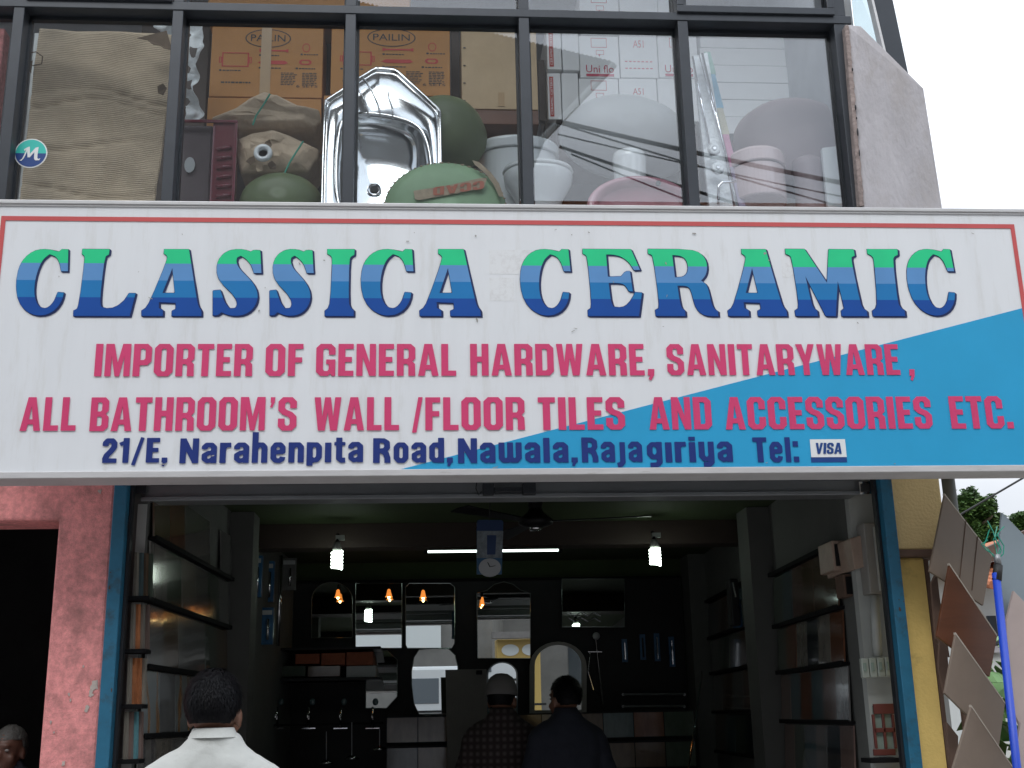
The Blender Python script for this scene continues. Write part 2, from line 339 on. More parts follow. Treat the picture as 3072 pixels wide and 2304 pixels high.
# --- condensed rounded letters of the address: strokes of width w
w_ = .205
def stroke_glyph(adv, strokes, cuts=(), polys=()):
    return (adv, strokes, cuts, polys)
h = .1
ADR = {
 '2': stroke_glyph(.52, [([(.11,.68),(.11,.8),(.18,.89),(.34,.89),(.41,.8),(.41,.64),(.33,.5),(.17,.3),(.11,.12)], w_), ([(.03,.09),(.52,.09)], .18)]),
 '1': stroke_glyph(.33, [([(.22,0),(.22,1)], .21), ([(.0,.74),(.22,.84)], .15)]),
 '/': stroke_glyph(.42, [([(.07,-.1),(.36,1.02)], .13)]),
 'E': stroke_glyph(.46, [([(.11,0),(.11,1)], .22), ([(.1,.91),(.46,.91)], .18), ([(.1,.51),(.42,.51)], .17), ([(.1,.09),(.46,.09)], .18)]),
 ',': stroke_glyph(.2, [([(.1,.0),(.1,.2)], .2), ([(.13,.06),(.05,-.14)], .09)]),
 'N': stroke_glyph(.6, [([(.1,0),(.1,1)], .2), ([(.5,0),(.5,1)], .2), ([(.1,.96),(.5,.04)], .19)]),
 'R': stroke_glyph(.58, [([(.11,0),(.11,1)], .22), ([(.11,.9),(.34,.9),(.45,.82),(.46,.62),(.38,.5),(.11,.48)], .19), ([(.3,.48),(.42,.38),(.47,.2),(.47,0)], .2)]),
 'T': stroke_glyph(.52, [([(.26,0),(.26,.95)], .22), ([(0,.91),(.52,.91)], .18)]),
 'a': stroke_glyph(.5, [([(.1,.56),(.1,.64),(.17,.73),(.32,.73),(.4,.64),(.4,0)], .19), ([(.4,.44),(.22,.41),(.1,.32),(.1,.17),(.2,.08),(.32,.12),(.4,.22)], .17)]),
 'r': stroke_glyph(.36, [([(.1,0),(.1,.82)], .2), ([(.1,.6),(.2,.72),(.36,.73)], .19)]),
 'h': stroke_glyph(.5, [([(.1,0),(.1,1.24)], .2), ([(.1,.6),(.2,.72),(.33,.72),(.4,.62),(.4,0)], .2)]),
 'n': stroke_glyph(.5, [([(.1,0),(.1,.82)], .2), ([(.1,.6),(.2,.72),(.33,.72),(.4,.62),(.4,0)], .2)]),
 'e': stroke_glyph(.5, [([(.4,.24),(.38,.14),(.3,.08),(.18,.09),(.1,.2),(.1,.6),(.18,.73),(.32,.73),(.4,.62),(.4,.44),(.12,.42)], .185)]),
 'p': stroke_glyph(.5, [([(.1,-.13),(.1,.82)], .2), ([(.1,.6),(.2,.72),(.32,.72),(.4,.62),(.4,.22),(.32,.1),(.2,.09),(.1,.2)], .19)]),
 'i': stroke_glyph(.22, [([(.11,0),(.11,.8)], .21)]),
 'j': stroke_glyph(.28, [([(.17,.8),(.17,.0),(.1,-.1),(-.02,-.12)], .19)]),
 '!': stroke_glyph(.22, [([(.11,0),(.11,.8)], .21), ([(.11,.87),(.11,1.02)], .21)]),
 't': stroke_glyph(.36, [([(.16,1.0),(.16,.16),(.24,.08),(.36,.09)], .2), ([(0,.75),(.36,.75)], .14)]),
 'o': stroke_glyph(.5, [([(.1,.2),(.1,.62),(.18,.73),(.32,.73),(.4,.62),(.4,.2),(.32,.09),(.18,.09),(.1,.2),(.1,.3)], .19)]),
 'd': stroke_glyph(.5, [([(.4,0),(.4,1.0)], .2), ([(.4,.6),(.3,.72),(.18,.72),(.1,.62),(.1,.2),(.18,.1),(.3,.09),(.4,.2)], .19)]),
 'w': stroke_glyph(.74, [([(.1,.82),(.1,.2),(.17,.1),(.3,.1),(.37,.2),(.37,.82)], .19), ([(.37,.2),(.44,.1),(.57,.1),(.64,.2),(.64,.82)], .19)]),
 'l': stroke_glyph(.22, [([(.11,0),(.11,1.0)], .2)]),
 'g': stroke_glyph(.5, [([(.4,.82),(.4,.0),(.32,-.1),(.1,-.1)], .18), ([(.4,.6),(.3,.72),(.18,.72),(.1,.62),(.1,.34),(.18,.22),(.3,.22),(.4,.34)], .18)]),
 'y': stroke_glyph(.5, [([(.1,.82),(.1,.24),(.18,.12),(.3,.12),(.4,.22)], .19), ([(.4,.82),(.4,.0),(.32,-.1),(.14,-.1)], .19)]),
 ':': stroke_glyph(.2, [([(.1,0),(.1,.22)], .2), ([(.1,.62),(.1,.84)], .2)]),
}
_ac = {}
def adr_loops(ch):
    if ch in _ac: return _ac[ch]
    adv, strokes, cuts, polys = ADR[ch]
    xs = np.arange(-.2, adv + .2, .0165); ys = np.arange(-.3, 1.36, .0165); X, Y = np.meshgrid(xs, ys); F = np.full(X.shape, 9.)
    for pts, w in strokes:
        for a, b in zip(pts[:-1], pts[1:]): F = np.minimum(F, seg_box(X, Y, a, b, w))
        for p in pts[1:-1]: F = np.minimum(F, np.hypot(X - p[0], Y - p[1]) - w / 2)
    _ac[ch] = (adv, contours(F, xs, ys)); return _ac[ch]
def word_loops(text, font, gap=.085):
    x = 0; loops = []
    for ch in text:
        if ch == ' ': x += .3; continue
        adv, lp = (BLK[ch] if font == 'block' else adr_loops(ch))
        loops += [[(a + x, b) for a, b in l_] for l_ in lp]; x += adv + gap
    return loops, x - gap
def bfont_text(text, name, m, parent, xf, off, size=1., depth=.0006):
    cu = bpy.data.curves.new('tmp', 'FONT'); cu.body = text; cu.size = size; cu.resolution_u = 3
    ob = bpy.data.objects.new('tmp', cu); COL.objects.link(ob); dg = bpy.context.evaluated_depsgraph_get(); dg.update()
    me = bpy.data.meshes.new_from_object(ob.evaluated_get(dg)); bpy.data.objects.remove(ob); bpy.data.curves.remove(cu)
    xs_ = [v.co.x for v in me.vertices]; ys_ = [v.co.y for v in me.vertices]
    x0, x1, y0, y1 = min(xs_), max(xs_), min(ys_), max(ys_)
    o_ = Vector(parent.location) + (Vector(parent.parent.location) if parent.parent else Vector((0, 0, 0)))
    for v in me.vertices: v.co = Vector(xf((v.co.x - x0) / (x1 - x0), (v.co.y - y0) / (y1 - y0))) + Vector(off).normalized() * depth - o_
    me.name = name; me.materials.clear(); me.materials.append(MATS[m]); ob = bpy.data.objects.new(name, me); COL.objects.link(ob); ob.parent = parent
    return ob

# ================================================================== MATERIALS
mat('sign_white', (.80, .82, .84), .32, var=.03, vscale=3, stretch=(3.2, 1, .45), dirt=(.66, .66, .64), dscale=4, dpos=(.52, .82), bump=.12, bscale=1.6, coat=.3)
mat('sign_blue', (.03, .37, .66), .3, var=.06, vscale=3, coat=.25)
mat('sign_red', (.6, .10, .10), .35, var=.08, vscale=4)
mat('sign_pink', (.68, .06, .18), .35, var=.08, vscale=5)
mat('sign_navy', (.014, .035, .2), .35, var=.08, vscale=8)
mat('sign_outline', (.008, .02, .10), .4)
mat('rail_alu', (.62, .62, .62), .38, metal=.25, var=.12, vscale=5, dirt=(.4, .33, .27), dscale=7, dpos=(.6, .8), stretch=(1, 1, 8))
mat('rail_dull', (.56, .55, .55), .6, var=.12, vscale=5, dirt=(.3, .27, .24), dscale=7, dpos=(.6, .8), stretch=(1, 1, 8))
mat('alu_dark', (.045, .052, .062), .42, metal=.35, var=.12, vscale=9)
mat('alu_black', (.012, .014, .018), .5)
mat('concrete', (.47, .455, .475), .9, var=.22, vscale=3.5, bump=.6, bscale=55, dirt=(.40, .37, .36), dscale=5, dpos=(.48, .72), stretch=(1, 1, .4))
mat('rough_edge', (.33, .27, .25), .95, var=.4, vscale=14, bump=.8, bscale=50)
mat('pink_paint', (.80, .32, .31), .9, spec=.2, var=.28, vscale=45, bump=.9, bscale=190, bdist=.004, dirt=(.30, .15, .14), dscale=6, dpos=(.50, .74))
mat('bare_plaster', (.48, .42, .38), .95, var=.2, vscale=20, bump=.3, bscale=60)
mat('yellow_paint', (.80, .60, .29), .85, var=.08, vscale=4, bump=.5, bscale=75, dirt=(.5, .36, .16), dscale=5, dpos=(.6, .85))
mat('yellow_pillar', (.86, .62, .20), .8, var=.1, vscale=4, bump=.3, bscale=60, dirt=(.45, .30, .10), dscale=6, dpos=(.55, .8))
mat('blue_paint', (.02, .14, .24), .45, var=.18, vscale=8, bump=.12, bscale=40, dirt=(.035, .05, .06), dscale=11, dpos=(.52, .72))
mat('grey_steel', (.26, .27, .28), .42, metal=.6, var=.15, vscale=5, stretch=(.4, 1, 1))
mat('column_paint', (.085, .088, .082), .8, var=.12, vscale=3)
mat('board_grey', (.13, .125, .115), .8, var=.1)
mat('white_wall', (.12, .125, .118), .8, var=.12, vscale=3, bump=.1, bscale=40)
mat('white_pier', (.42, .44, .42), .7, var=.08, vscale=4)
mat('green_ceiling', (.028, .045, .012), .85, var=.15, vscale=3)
mat('brown_beam', (.022, .012, .008), .7)
mat('shop_floor', (.09, .085, .08), .35, var=.15, vscale=5)
mat('black_board', (.006, .006, .007), .5, spec=.25, var=.3, vscale=8)
mat('ledge_black', (.006, .006, .007), .8, spec=.15)
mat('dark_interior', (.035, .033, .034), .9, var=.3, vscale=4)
mat('store_wall', (.5, .51, .53), .9, var=.15, vscale=3)
mat('store_deck', (.55, .54, .53), .8)
mat('asphalt', (.12, .118, .115), .9, var=.25, vscale=8, bump=.4, bscale=90)
mat('pavement', (.38, .36, .34), .9, var=.2, vscale=6, bump=.3, bscale=60)
mat('earth', (.12, .10, .07), .95, var=.3, vscale=.5)
mat('cardboard', (.33, .245, .165), .8, var=.16, vscale=6, bump=.25, bscale=12)
mat('carton_orange', (.50, .235, .07), .75, var=.1, vscale=5, bump=.08, bscale=30)
mat('carton_tan', (.52, .38, .23), .8, var=.1, vscale=5, bump=.08, bscale=30)
mat('carton_white', (.85, .86, .87), .7, var=.05, vscale=5)
mat('carton_gap', (.12, .10, .09), .9)
mat('ink_dark', (.035, .045, .05), .7); mat('ink_red', (.52, .055, .045), .7); mat('ink_pink', (.60, .14, .18), .7); mat('ink_crimson', (.5, .02, .07), .6)
mat('tape', (.42, .27, .13), .3, var=.1)
mat('kraft_paper', (.54, .42, .30), .8, var=.18, vscale=9, bump=.5, bscale=22, bdist=.02)
mat('kraft_dark', (.17, .12, .08), .9, var=.3, vscale=9)
mat('strap_green', (.03, .32, .22), .4)
mat('ceramic_white', (.72, .75, .76), .12, coat=.4, var=.03); mat('ceramic_grey', (.40, .415, .42), .45, spec=.3, var=.05, vscale=4)
mat('ceramic_green', (.13, .165, .085), .42, spec=.3, var=.1, vscale=4); mat('ceramic_mint', (.25, .38, .23), .5, spec=.3, var=.1)
mat('ceramic_mauve', (.28, .22, .23), .5, spec=.3, var=.06); mat('ceramic_pink', (.42, .20, .24), .2, coat=.4, var=.05); mat('ceramic_shell', (.60, .47, .47), .25, coat=.3)
mat('maroon', (.14, .008, .022), .22, coat=.6); mat('maroon_dull', (.07, .045, .052), .5, var=.2)
mat('steel_bright', (.78, .79, .8), .13, metal=1, var=.05, vscale=4, bump=.06, bscale=4); mat('steel_rib', (.8, .8, .8), .08, metal=1); mat('drain_black', (.02, .02, .02), .4)
mat('plastic_clear', (.75, .78, .8), .25, bump=.7, bscale=14, bdist=.03, var=.2, vscale=12)
mat('plastic_bag', (.80, .83, .84), .3, bump=.9, bscale=10, bdist=.05, var=.3, vscale=8)
mat('teal', (.04, .55, .47), .35); mat('navy_badge', (.015, .06, .24), .35); mat('badge_white', (.8, .82, .82), .35)
mat('chrome', (.8, .8, .82), .08, metal=1); mat('mirror', (.66, .70, .69), .006, metal=1); mat('mirror_edge', (.35, .4, .38), .15, metal=.7)
mat('cfl', (1, 1, .95), .4, emis=((.85, 1, .88), 9)); mat('tube_light', (1, 1, 1), .4, emis=((.82, 1, .92), 3.2))
mat('amber', (.9, .4, .1), .3, emis=((1, .30, .05), .8)); mat('amber_core', (1, .8, .4), .3, emis=((1, .72, .3), 9)); mat('lamp_base', (.35, .36, .33), .5)
mat('wood_pale', (.20, .15, .11), .45, var=.14, vscale=3, stretch=(1, 1, .25)); mat('wood_red', (.12, .042, .018), .35, var=.3, vscale=5, stretch=(.2, .2, 1.5), bump=.05)
mat('tile_beige', (.235, .185, .145), .4, var=.08, vscale=9); mat('tile_back', (.14, .085, .06), .8, var=.2); mat('tile_edge', (.5, .45, .38), .8)
mat('tile_blue', (.23, .28, .31), .5, var=.05); mat('tile_rose', (.42, .34, .31), .45, var=.08)
mat('pole_blue', (.012, .06, .50), .4); mat('rubber', (.015, .015, .015), .6); mat('wire', (.02, .02, .02), .6)
mat('pipe_grey', (.20, .21, .20), .8, var=.15); mat('roof_tile', (.42, .15, .07), .85, var=.25, vscale=12); mat('fascia', (.10, .065, .05), .8, var=.3)
mat('house_white', (.62, .64, .62), .85, var=.06); mat('van_white', (.78, .79, .8), .25, coat=.5); mat('van_glass', (.04, .05, .06), .08, coat=.5)
mat('van_window', (.16, .18, .20), .25); mat('tyre', (.02, .02, .02), .8); mat('bus_yellow', (.62, .42, .13), .4); mat('opp_wall', (.22, .21, .20), .9, var=.25, vscale=1); mat('opp_roof', (.22, .20, .19), .7, var=.2)
mat('skin', (.16, .075, .045), .5, var=.1, vscale=20); mat('skin_dark', (.10, .045, .03), .5); mat('hair', (.004, .004, .005), .5, spec=.12)
mat('hair_grey', (.08, .08, .075), .6, bump=.6, bscale=120)
mat('shirt_white', (.52, .53, .50), .85, bump=.5, bscale=9, bdist=.03, var=.04); mat('shirt_seam', (.52, .53, .5), .9); mat('trouser', (.05, .05, .06), .9)
mat('shirt_dark', (.015, .018, .03), .9, bump=.3, bscale=20); mat('cap_grey', (.13, .125, .12), .9); mat('eye', (.2, .19, .18), .3)
mat('packet_blue', (.02, .09, .20), .35, var=.2, vscale=20); mat('packet_pink', (.38, .28, .22), .5, var=.15, vscale=15); mat('socket', (.36, .40, .36), .4)
mat('grey_panel', (.28, .27, .25), .7, var=.08); mat('frame_red', (.13, .035, .028), .5); mat('glass_dark', (.25, .32, .28), .1)
mat('print_orange', (.38, .14, .055), .5, var=.5, vscale=12); mat('print_teal', (.10, .25, .28), .4, var=.3, vscale=16)
mat('leaf', (.045, .10, .022), .55, var=.35, vscale=2); mat('leaf_light', (.09, .17, .035), .5, var=.3); mat('leaf_big', (.10, .24, .05), .4, var=.2); mat('bark', (.12, .09, .06), .95, var=.3)
def stripes_mat(name, cols, pos, axis=2):   # flat printed bands along an object axis
    m = bpy.data.materials.new(name); m.use_nodes = True; MATS[name] = m; t = m.node_tree; b = t.nodes['Principled BSDF']
    tcn = t.nodes.new('ShaderNodeTexCoord'); sp = t.nodes.new('ShaderNodeSeparateXYZ'); mr = t.nodes.new('ShaderNodeMapRange'); c = t.nodes.new('ShaderNodeValToRGB')
    t.links.new(tcn.outputs['Object'], sp.inputs['Vector']); t.links.new(sp.outputs[axis], mr.inputs['Value'])
    lo, hi = pos[0], pos[-1]; mr.inputs['From Min'].default_value = lo; mr.inputs['From Max'].default_value = hi
    c.color_ramp.interpolation = 'CONSTANT'
    for i, (co, p) in enumerate(zip(cols, pos[:-1])):
        q = (p - lo) / (hi - lo)
        e = c.color_ramp.elements[i] if i < 2 else c.color_ramp.elements.new(q)
        e.position = q; e.color = (*co, 1)
    t.links.new(mr.outputs['Result'], c.inputs['Fac']); b.inputs['Roughness'].default_value = .33
    n2 = t.nodes.new('ShaderNodeTexNoise'); n2.inputs['Scale'].default_value = 5; n2.inputs['Detail'].default_value = 6
    mr2 = t.nodes.new('ShaderNodeMapRange'); mr2.inputs['To Min'].default_value = .82; mr2.inputs['To Max'].default_value = 1.1
    mu = t.nodes.new('ShaderNodeMixRGB'); mu.blend_type = 'MULTIPLY'; mu.inputs['Fac'].default_value = 1
    t.links.new(tcn.outputs['Object'], n2.inputs['Vector']); t.links.new(n2.outputs['Fac'], mr2.inputs['Value'])
    t.links.new(c.outputs['Color'], mu.inputs['Color1']); t.links.new(mr2.outputs['Result'], mu.inputs['Color2'])
    t.links.new(mu.outputs['Color'], b.inputs['Base Color'])
    return m
def weave_mat(name, col, scale, axis, amt=.25, bump=.3):   # corrugation lines
    m = mat(name, col, .85, var=.18, vscale=5); t = m.node_tree; b = t.nodes['Principled BSDF']
    tcn = t.nodes.new('ShaderNodeTexCoord'); wv = t.nodes.new('ShaderNodeTexWave'); wv.bands_direction = axis; wv.inputs['Scale'].default_value = scale
    wv.inputs['Distortion'].default_value = 1.2; wv.inputs['Detail'].default_value = 1; wv.inputs['Detail Scale'].default_value = .6
    t.links.new(tcn.outputs['Object'], wv.inputs['Vector']); bp = t.nodes.new('ShaderNodeBump'); bp.inputs['Strength'].default_value = bump; bp.inputs['Distance'].default_value = .004
    t.links.new(wv.outputs['Fac'], bp.inputs['Height']); t.links.new(bp.outputs['Normal'], b.inputs['Normal'])
    src = b.inputs['Base Color'].links[0].from_socket
    mr = t.nodes.new('ShaderNodeMapRange'); mr.inputs['To Min'].default_value = 1 - amt; mr.inputs['To Max'].default_value = 1.05
    t.links.new(wv.outputs['Fac'], mr.inputs['Value']); mu = t.nodes.new('ShaderNodeMixRGB'); mu.blend_type = 'MULTIPLY'; mu.inputs['Fac'].default_value = 1
    t.links.new(src, mu.inputs['Color1']); t.links.new(mr.outputs['Result'], mu.inputs['Color2']); t.links.new(mu.outputs['Color'], b.inputs['Base Color'])
    return m
weave_mat('corrugated', (.66, .525, .37), 30, 'Z', .3, .5)
def checks_mat(name, a, b_, s):
    m = bpy.data.materials.new(name); m.use_nodes = True; MATS[name] = m; t = m.node_tree; b = t.nodes['Principled BSDF']; b.inputs['Roughness'].default_value = .9
    tcn = t.nodes.new('ShaderNodeTexCoord'); cs = []
    for ax in 'XZ':
        w = t.nodes.new('ShaderNodeTexWave'); w.bands_direction = ax; w.inputs['Scale'].default_value = s; t.links.new(tcn.outputs['Object'], w.inputs['Vector']); cs.append(w)
    ad = t.nodes.new('ShaderNodeMath'); ad.operation = 'MULTIPLY'; t.links.new(cs[0].outputs['Fac'], ad.inputs[0]); t.links.new(cs[1].outputs['Fac'], ad.inputs[1])
    mx = t.nodes.new('ShaderNodeMixRGB'); mx.inputs['Color1'].default_value = (*a, 1); mx.inputs['Color2'].default_value = (*b_, 1)
    t.links.new(ad.outputs['Value'], mx.inputs['Fac']); t.links.new(mx.outputs['Color'], b.inputs['Base Color'])
checks_mat('plaid', (.022, .014, .014), (.075, .06, .06), 8)
glass_mat('pane_glass', (.95, .97, .98), .05)
glass_mat('side_glass', (.80, .87, .88), .10)

# ================================================================== SETTING: ground, road
Y_S, Y_F = 4.85, 5.30
def structure(name, mb, m, **k): o = mb.build(name, m, **k); o['kind'] = 'structure'; return o
structure('ground', MB().box(-150, 150, -150, 250, -.4, -.02), 'earth')
structure('road', MB().box(-60, 60, -9.0, 1.6, -.3, 0.0), 'asphalt')
structure('pavement', MB().box(-60, 60, 1.6, 5.2, -.25, .13), 'pavement')

# ================================================================== THE SHOP BUILDING
shop = thing('shop_building', 'shop building with dark glazed upper storey, blue door posts and open shop front', 'building', (0, Y_F, 0))
B = shop
def xw(u, v, Y): return P(u, v, Y).x
def zw(u, v, Y): return P(u, v, Y).z
# door opening
xL0, xL1 = xw(226, 1345, Y_F - .03), xw(255.5, 1345, Y_F - .03)        # left blue post
xR0, xR1 = xw(1934, 1345, Y_F - .03), xw(1960, 1345, Y_F - .03)      # right blue post
FL = .16                                                               # shop floor level
ZSB = zw(1106, 1027, Y_S)                                             # lower edge of the sign
ZST = zw(1106, 443, Y_S)
zhead_t, zhead_b = zw(1000, 1039, 5.42), zw(1000, 1072, 5.42)
zUP = ZST - .15                                                        # underside of the glazed storey (hidden behind the sign)
MB().box(xL0, xL1, Y_F - .03, Y_F + .05, .13, zUP - .3).build('door_post', 'blue_paint', B, bevel=.004)
MB().box(xR0, xR1, Y_F - .03, Y_F + .05, .13, zUP - .3).build('door_post', 'blue_paint', B, bevel=.004)
# guide rails for the shutter
for xa, xb in ((xL1 + .002, xL1 + .014), (xR0 - .014, xR0 - .002)):
    MB().box(xa, xb, Y_F + .02, Y_F + .06, FL, zhead_t + .1).build('shutter_guide', 'alu_black', B)
# wall above the opening, behind the sign
MB().box(xL0 - 3.4, xR1 + .9, Y_F + .052, Y_F + .25, zhead_t + .12, zUP).build('front_wall', 'dark_interior', B)
# shutter housing
hs = MB().box(xL1 + .03, xR0 - .03, 5.42, 5.60, zhead_b, zhead_t).build('shutter_housing', 'grey_steel', B, bevel=.012)
MB().box(xL1 + .03, xR0 - .03, 5.395, 5.418, zhead_t + .012, zhead_t + .05).build('housing_rail', 'grey_steel', hs, bevel=.004)
MB().box(xL1 + .03, xR0 - .03, 5.398, 5.418, zhead_b - .012, zhead_b + .006).build('housing_lip', 'grey_steel', hs, bevel=.003)
for u0, u1, v0, v1, nm in ((250, 318, 1040, 1068, 'end_bracket'), (1855, 1888, 1040, 1069, 'end_bracket')):
    a, b = P(u0, v1, 5.40), P(u1, v0, 5.40)
    MB().box(a.x, b.x, 5.385, 5.396, a.z, b.z).build(nm, 'alu_black' if u0 < 500 else 'chrome', hs, bevel=.003)
a, b = P(1862, 1062, 5.38), P(1878, 1044, 5.38); MB().box(a.x, b.x, 5.372, 5.384, a.z, b.z).build('lock_block', 'rubber', hs, bevel=.003)
a, b = P(1043, 1069, 5.37), P(1157, 1043, 5.37)
hh = MB().box(a.x, a.x + .05, 5.36, 5.395, a.z, b.z).box(b.x - .06, b.x, 5.36, 5.395, a.z, b.z).box(a.x + .05, b.x - .06, 5.37, 5.395, a.z + .012, b.z - .018).build('shutter_handle', 'alu_black', hs, bevel=.003)
MB().tube([P(1030, 1040, 5.385), P(1028, 1055, 5.38), P(1034, 1070, 5.385), P(1040, 1062, 5.39)], .0025, 5).build('loose_wire', 'wire', hs)
# piers inside the opening
xp0, xp1 = xw(274, 1090, 5.47), xw(320, 1090, 5.47)
MB().box(xL1 + .003, xp1 - .004, 5.47, 5.66, FL, zhead_b - .014).build('pier', 'white_pier', B)
xq0 = xw(1872, 1300, 5.5); xq1 = xR0 - .03
MB().box(xq0, xR0 + .35, 5.605, 5.66, FL, 3.3).build('pier', 'white_pier', B)
MB().box(xL1 - .3, xL1 + .001, 5.56, 5.66, FL, 3.3).build('pier', 'white_pier', B)
XL, XR = xp1, xq0
ZC = PX(1675, 1067, XR).z
ZCL = PX(447, 1079, XL).z
ZC = (ZC + ZCL) / 2
YB = 9.8
def wallx(x0, y): return x0 + SK * (y - 5.5)
def skewbox(x0, t, y0, y1, z0, z1, mb=None):      # slab following a side wall; t = thickness (sign = direction)
    mb = mb or MB(); a, b = wallx(x0, y0), wallx(x0, y1)
    return mb.hexa([(a, y0, z0), (a + t, y0, z0), (b + t, y1, z0), (b, y1, z0), (a, y0, z1), (a + t, y0, z1), (b + t, y1, z1), (b, y1, z1)])
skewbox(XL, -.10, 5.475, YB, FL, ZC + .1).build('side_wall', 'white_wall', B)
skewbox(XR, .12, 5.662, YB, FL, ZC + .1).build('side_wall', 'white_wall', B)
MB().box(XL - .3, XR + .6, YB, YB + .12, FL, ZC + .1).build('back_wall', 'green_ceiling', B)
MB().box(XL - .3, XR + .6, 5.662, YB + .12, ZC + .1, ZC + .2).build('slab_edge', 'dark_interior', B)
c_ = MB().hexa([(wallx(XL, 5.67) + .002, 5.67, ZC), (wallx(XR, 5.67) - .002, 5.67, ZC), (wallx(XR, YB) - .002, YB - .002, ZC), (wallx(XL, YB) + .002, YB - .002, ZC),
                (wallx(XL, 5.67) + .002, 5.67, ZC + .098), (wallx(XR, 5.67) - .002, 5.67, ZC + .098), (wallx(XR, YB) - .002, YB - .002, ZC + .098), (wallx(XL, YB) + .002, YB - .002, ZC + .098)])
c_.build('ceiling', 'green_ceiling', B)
MB().box(XL - .3, XR + .6, 5.21, YB + .1, -.1, FL).build('shop_floor', 'shop_floor', B)
YBM = 7.75
zb0, zb1 = zw(1106, 1178, YBM), zw(1106, 1160, YBM)
MB().box(wallx(XL, YBM) + .003, wallx(XR, YBM) - .003, YBM, YBM + .2, zb0, ZC - .002).build('ceiling_beam', 'brown_beam', B)
# columns on the side walls
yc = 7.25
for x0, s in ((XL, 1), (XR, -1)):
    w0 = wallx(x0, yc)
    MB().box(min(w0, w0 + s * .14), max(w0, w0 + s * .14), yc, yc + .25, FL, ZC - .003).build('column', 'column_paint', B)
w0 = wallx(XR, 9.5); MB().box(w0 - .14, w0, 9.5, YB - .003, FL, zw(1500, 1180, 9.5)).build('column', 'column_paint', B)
# upper glazed storey
ZT0, ZT1 = zw(1106, 36, 5.25), zw(1106, 19, 5.25)
MX = [xw(18, 240, 5.25), xw(371, 240, 5.25), xw(754, 240, 5.25), xw(1137, 240, 5.25), xw(1488, 240, 5.25), xw(1836, 240, 5.25)]
mw = .026; ZTOP = ZT1 + 1.5
win = MB().box(MX[0] - 2.6, MX[5] + .06, 5.25, 5.37, ZT0, ZT1).box(MX[0] - 2.6, MX[5] + .06, 5.25, 5.37, zUP, zUP + .07).box(MX[0] - 2.6, MX[5] + .06, 5.25, 5.37, ZTOP, ZTOP + .08).build('window_frame', 'alu_dark', B, bevel=.003)
xs_ = [MX[0] - 2.5] + MX
for i, x in enumerate(xs_):
    w_m = mw if i < 6 else .034
    for za, zb in ((zUP + .07, ZT0), (ZT1, ZTOP)):
        MB().box(x - w_m, x + w_m, 5.254, 5.37, za, zb).build('mullion', 'alu_dark', win, bevel=.003)
        if i < 6:
            x2 = xs_[i + 1]; w2 = mw if i + 1 < 6 else .034
            MB().box(x + w_m, x2 - w2, 5.325, 5.331, za, zb).build('pane', 'pane_glass', win)
            # thin black inner frame round each pane
            xa, xb = x + w_m, x2 - w2; t_ = .018
            MB().box(xa, xb, 5.333, 5.365, zb - t_, zb).box(xa, xa + t_ * .7, 5.333, 5.365, za, zb - t_).box(xb - t_ * .7, xb, 5.333, 5.365, za, zb - t_).build('inner_frame', 'alu_black', win)
# sliding sash frames just above the transom
for i, j in ((1, 1), (4, 5)):
    xa = (xs_[1] + .03) if i == 1 else (MX[3] + .05 + (MX[4] - MX[3]) * .93); xb = (MX[1] - .03) if i == 1 else MX[5] - .03
    if i == 4: xa = xw(1463, 20, 5.235)
    MB().box(xa, xb, 5.235, 5.249, ZT1 - .004, ZT1 + .035).box(xa, xa + .035, 5.235, 5.249, ZT1 + .035, ZTOP).box(xb - .035, xb, 5.235, 5.249, ZT1 + .035, ZTOP).build('sliding_sash', 'alu_dark', win, bevel=.003)
# store room behind the glass
YR = 7.2
ZD = zw(1106, 443, Y_S) + .0
ZD = 1.6 + (ZST - 1.6) / Y_S * 5.4 - .02                # deck: just hidden by the sign from the street
MB().box(MX[0] - 2.6, MX[5] + .05, 5.375, YR + .4, ZD - .12, ZD - .04).build('store_floor', 'store_deck', B)
MB().box(MX[0] - 2.6, MX[5] + .05, YR + .4, YR + .5, ZD - .12, ZTOP + .2).build('store_back_wall', 'store_wall', B)
MB().box(MX[0] - 2.6, MX[5] + .2, 5.375, YR + .5, ZTOP + .085, ZTOP + .25).build('store_ceiling', 'store_wall', B)
MB().box(MX[5] + .062, MX[5] + .12, 5.375, YR + .5, zUP - .2, ZTOP + .1).build('store_side_wall', 'store_wall', B)
MB().box(MX[0] - 2.75, MX[0] - 2.605, 5.25, YR + .5, zUP, ZTOP + .2).build('store_side_wall', 'store_wall', B)
# upper sill hiding under the sign
MB().box(MX[0] - 2.6, MX[5] + .06, 5.23, 5.248, zUP - .05, zUP + .05).build('window_sill', 'rail_alu', B)
# concrete wing wall at the right corner
k0 = MX[5] + .045
fb0, fb1 = P(1845, 452, 5.22), P(2037, 457, 5.02)
ft0, ft1 = P(1822, 52, 5.22), P(1850, 47, 5.20)
fe = P(1995, 190, 5.03)
low0, low1 = Vector((P(1857, 452, 5.22).x, 5.22, zUP - .25)), Vector((fb1.x + .005, 5.02, zUP - .25))
pts = [low0, low1, Vector((fb1.x, 5.02, fb1.z)), fe, P(1860, 56, 5.19), ft0 + Vector((.01, 0, 0)), P(1842, 240, 5.22)]
wingm = MB().prism(pts, (.05, .28, 0)); wing = wingm.build('wing_wall', 'concrete', B, bevel=.006)
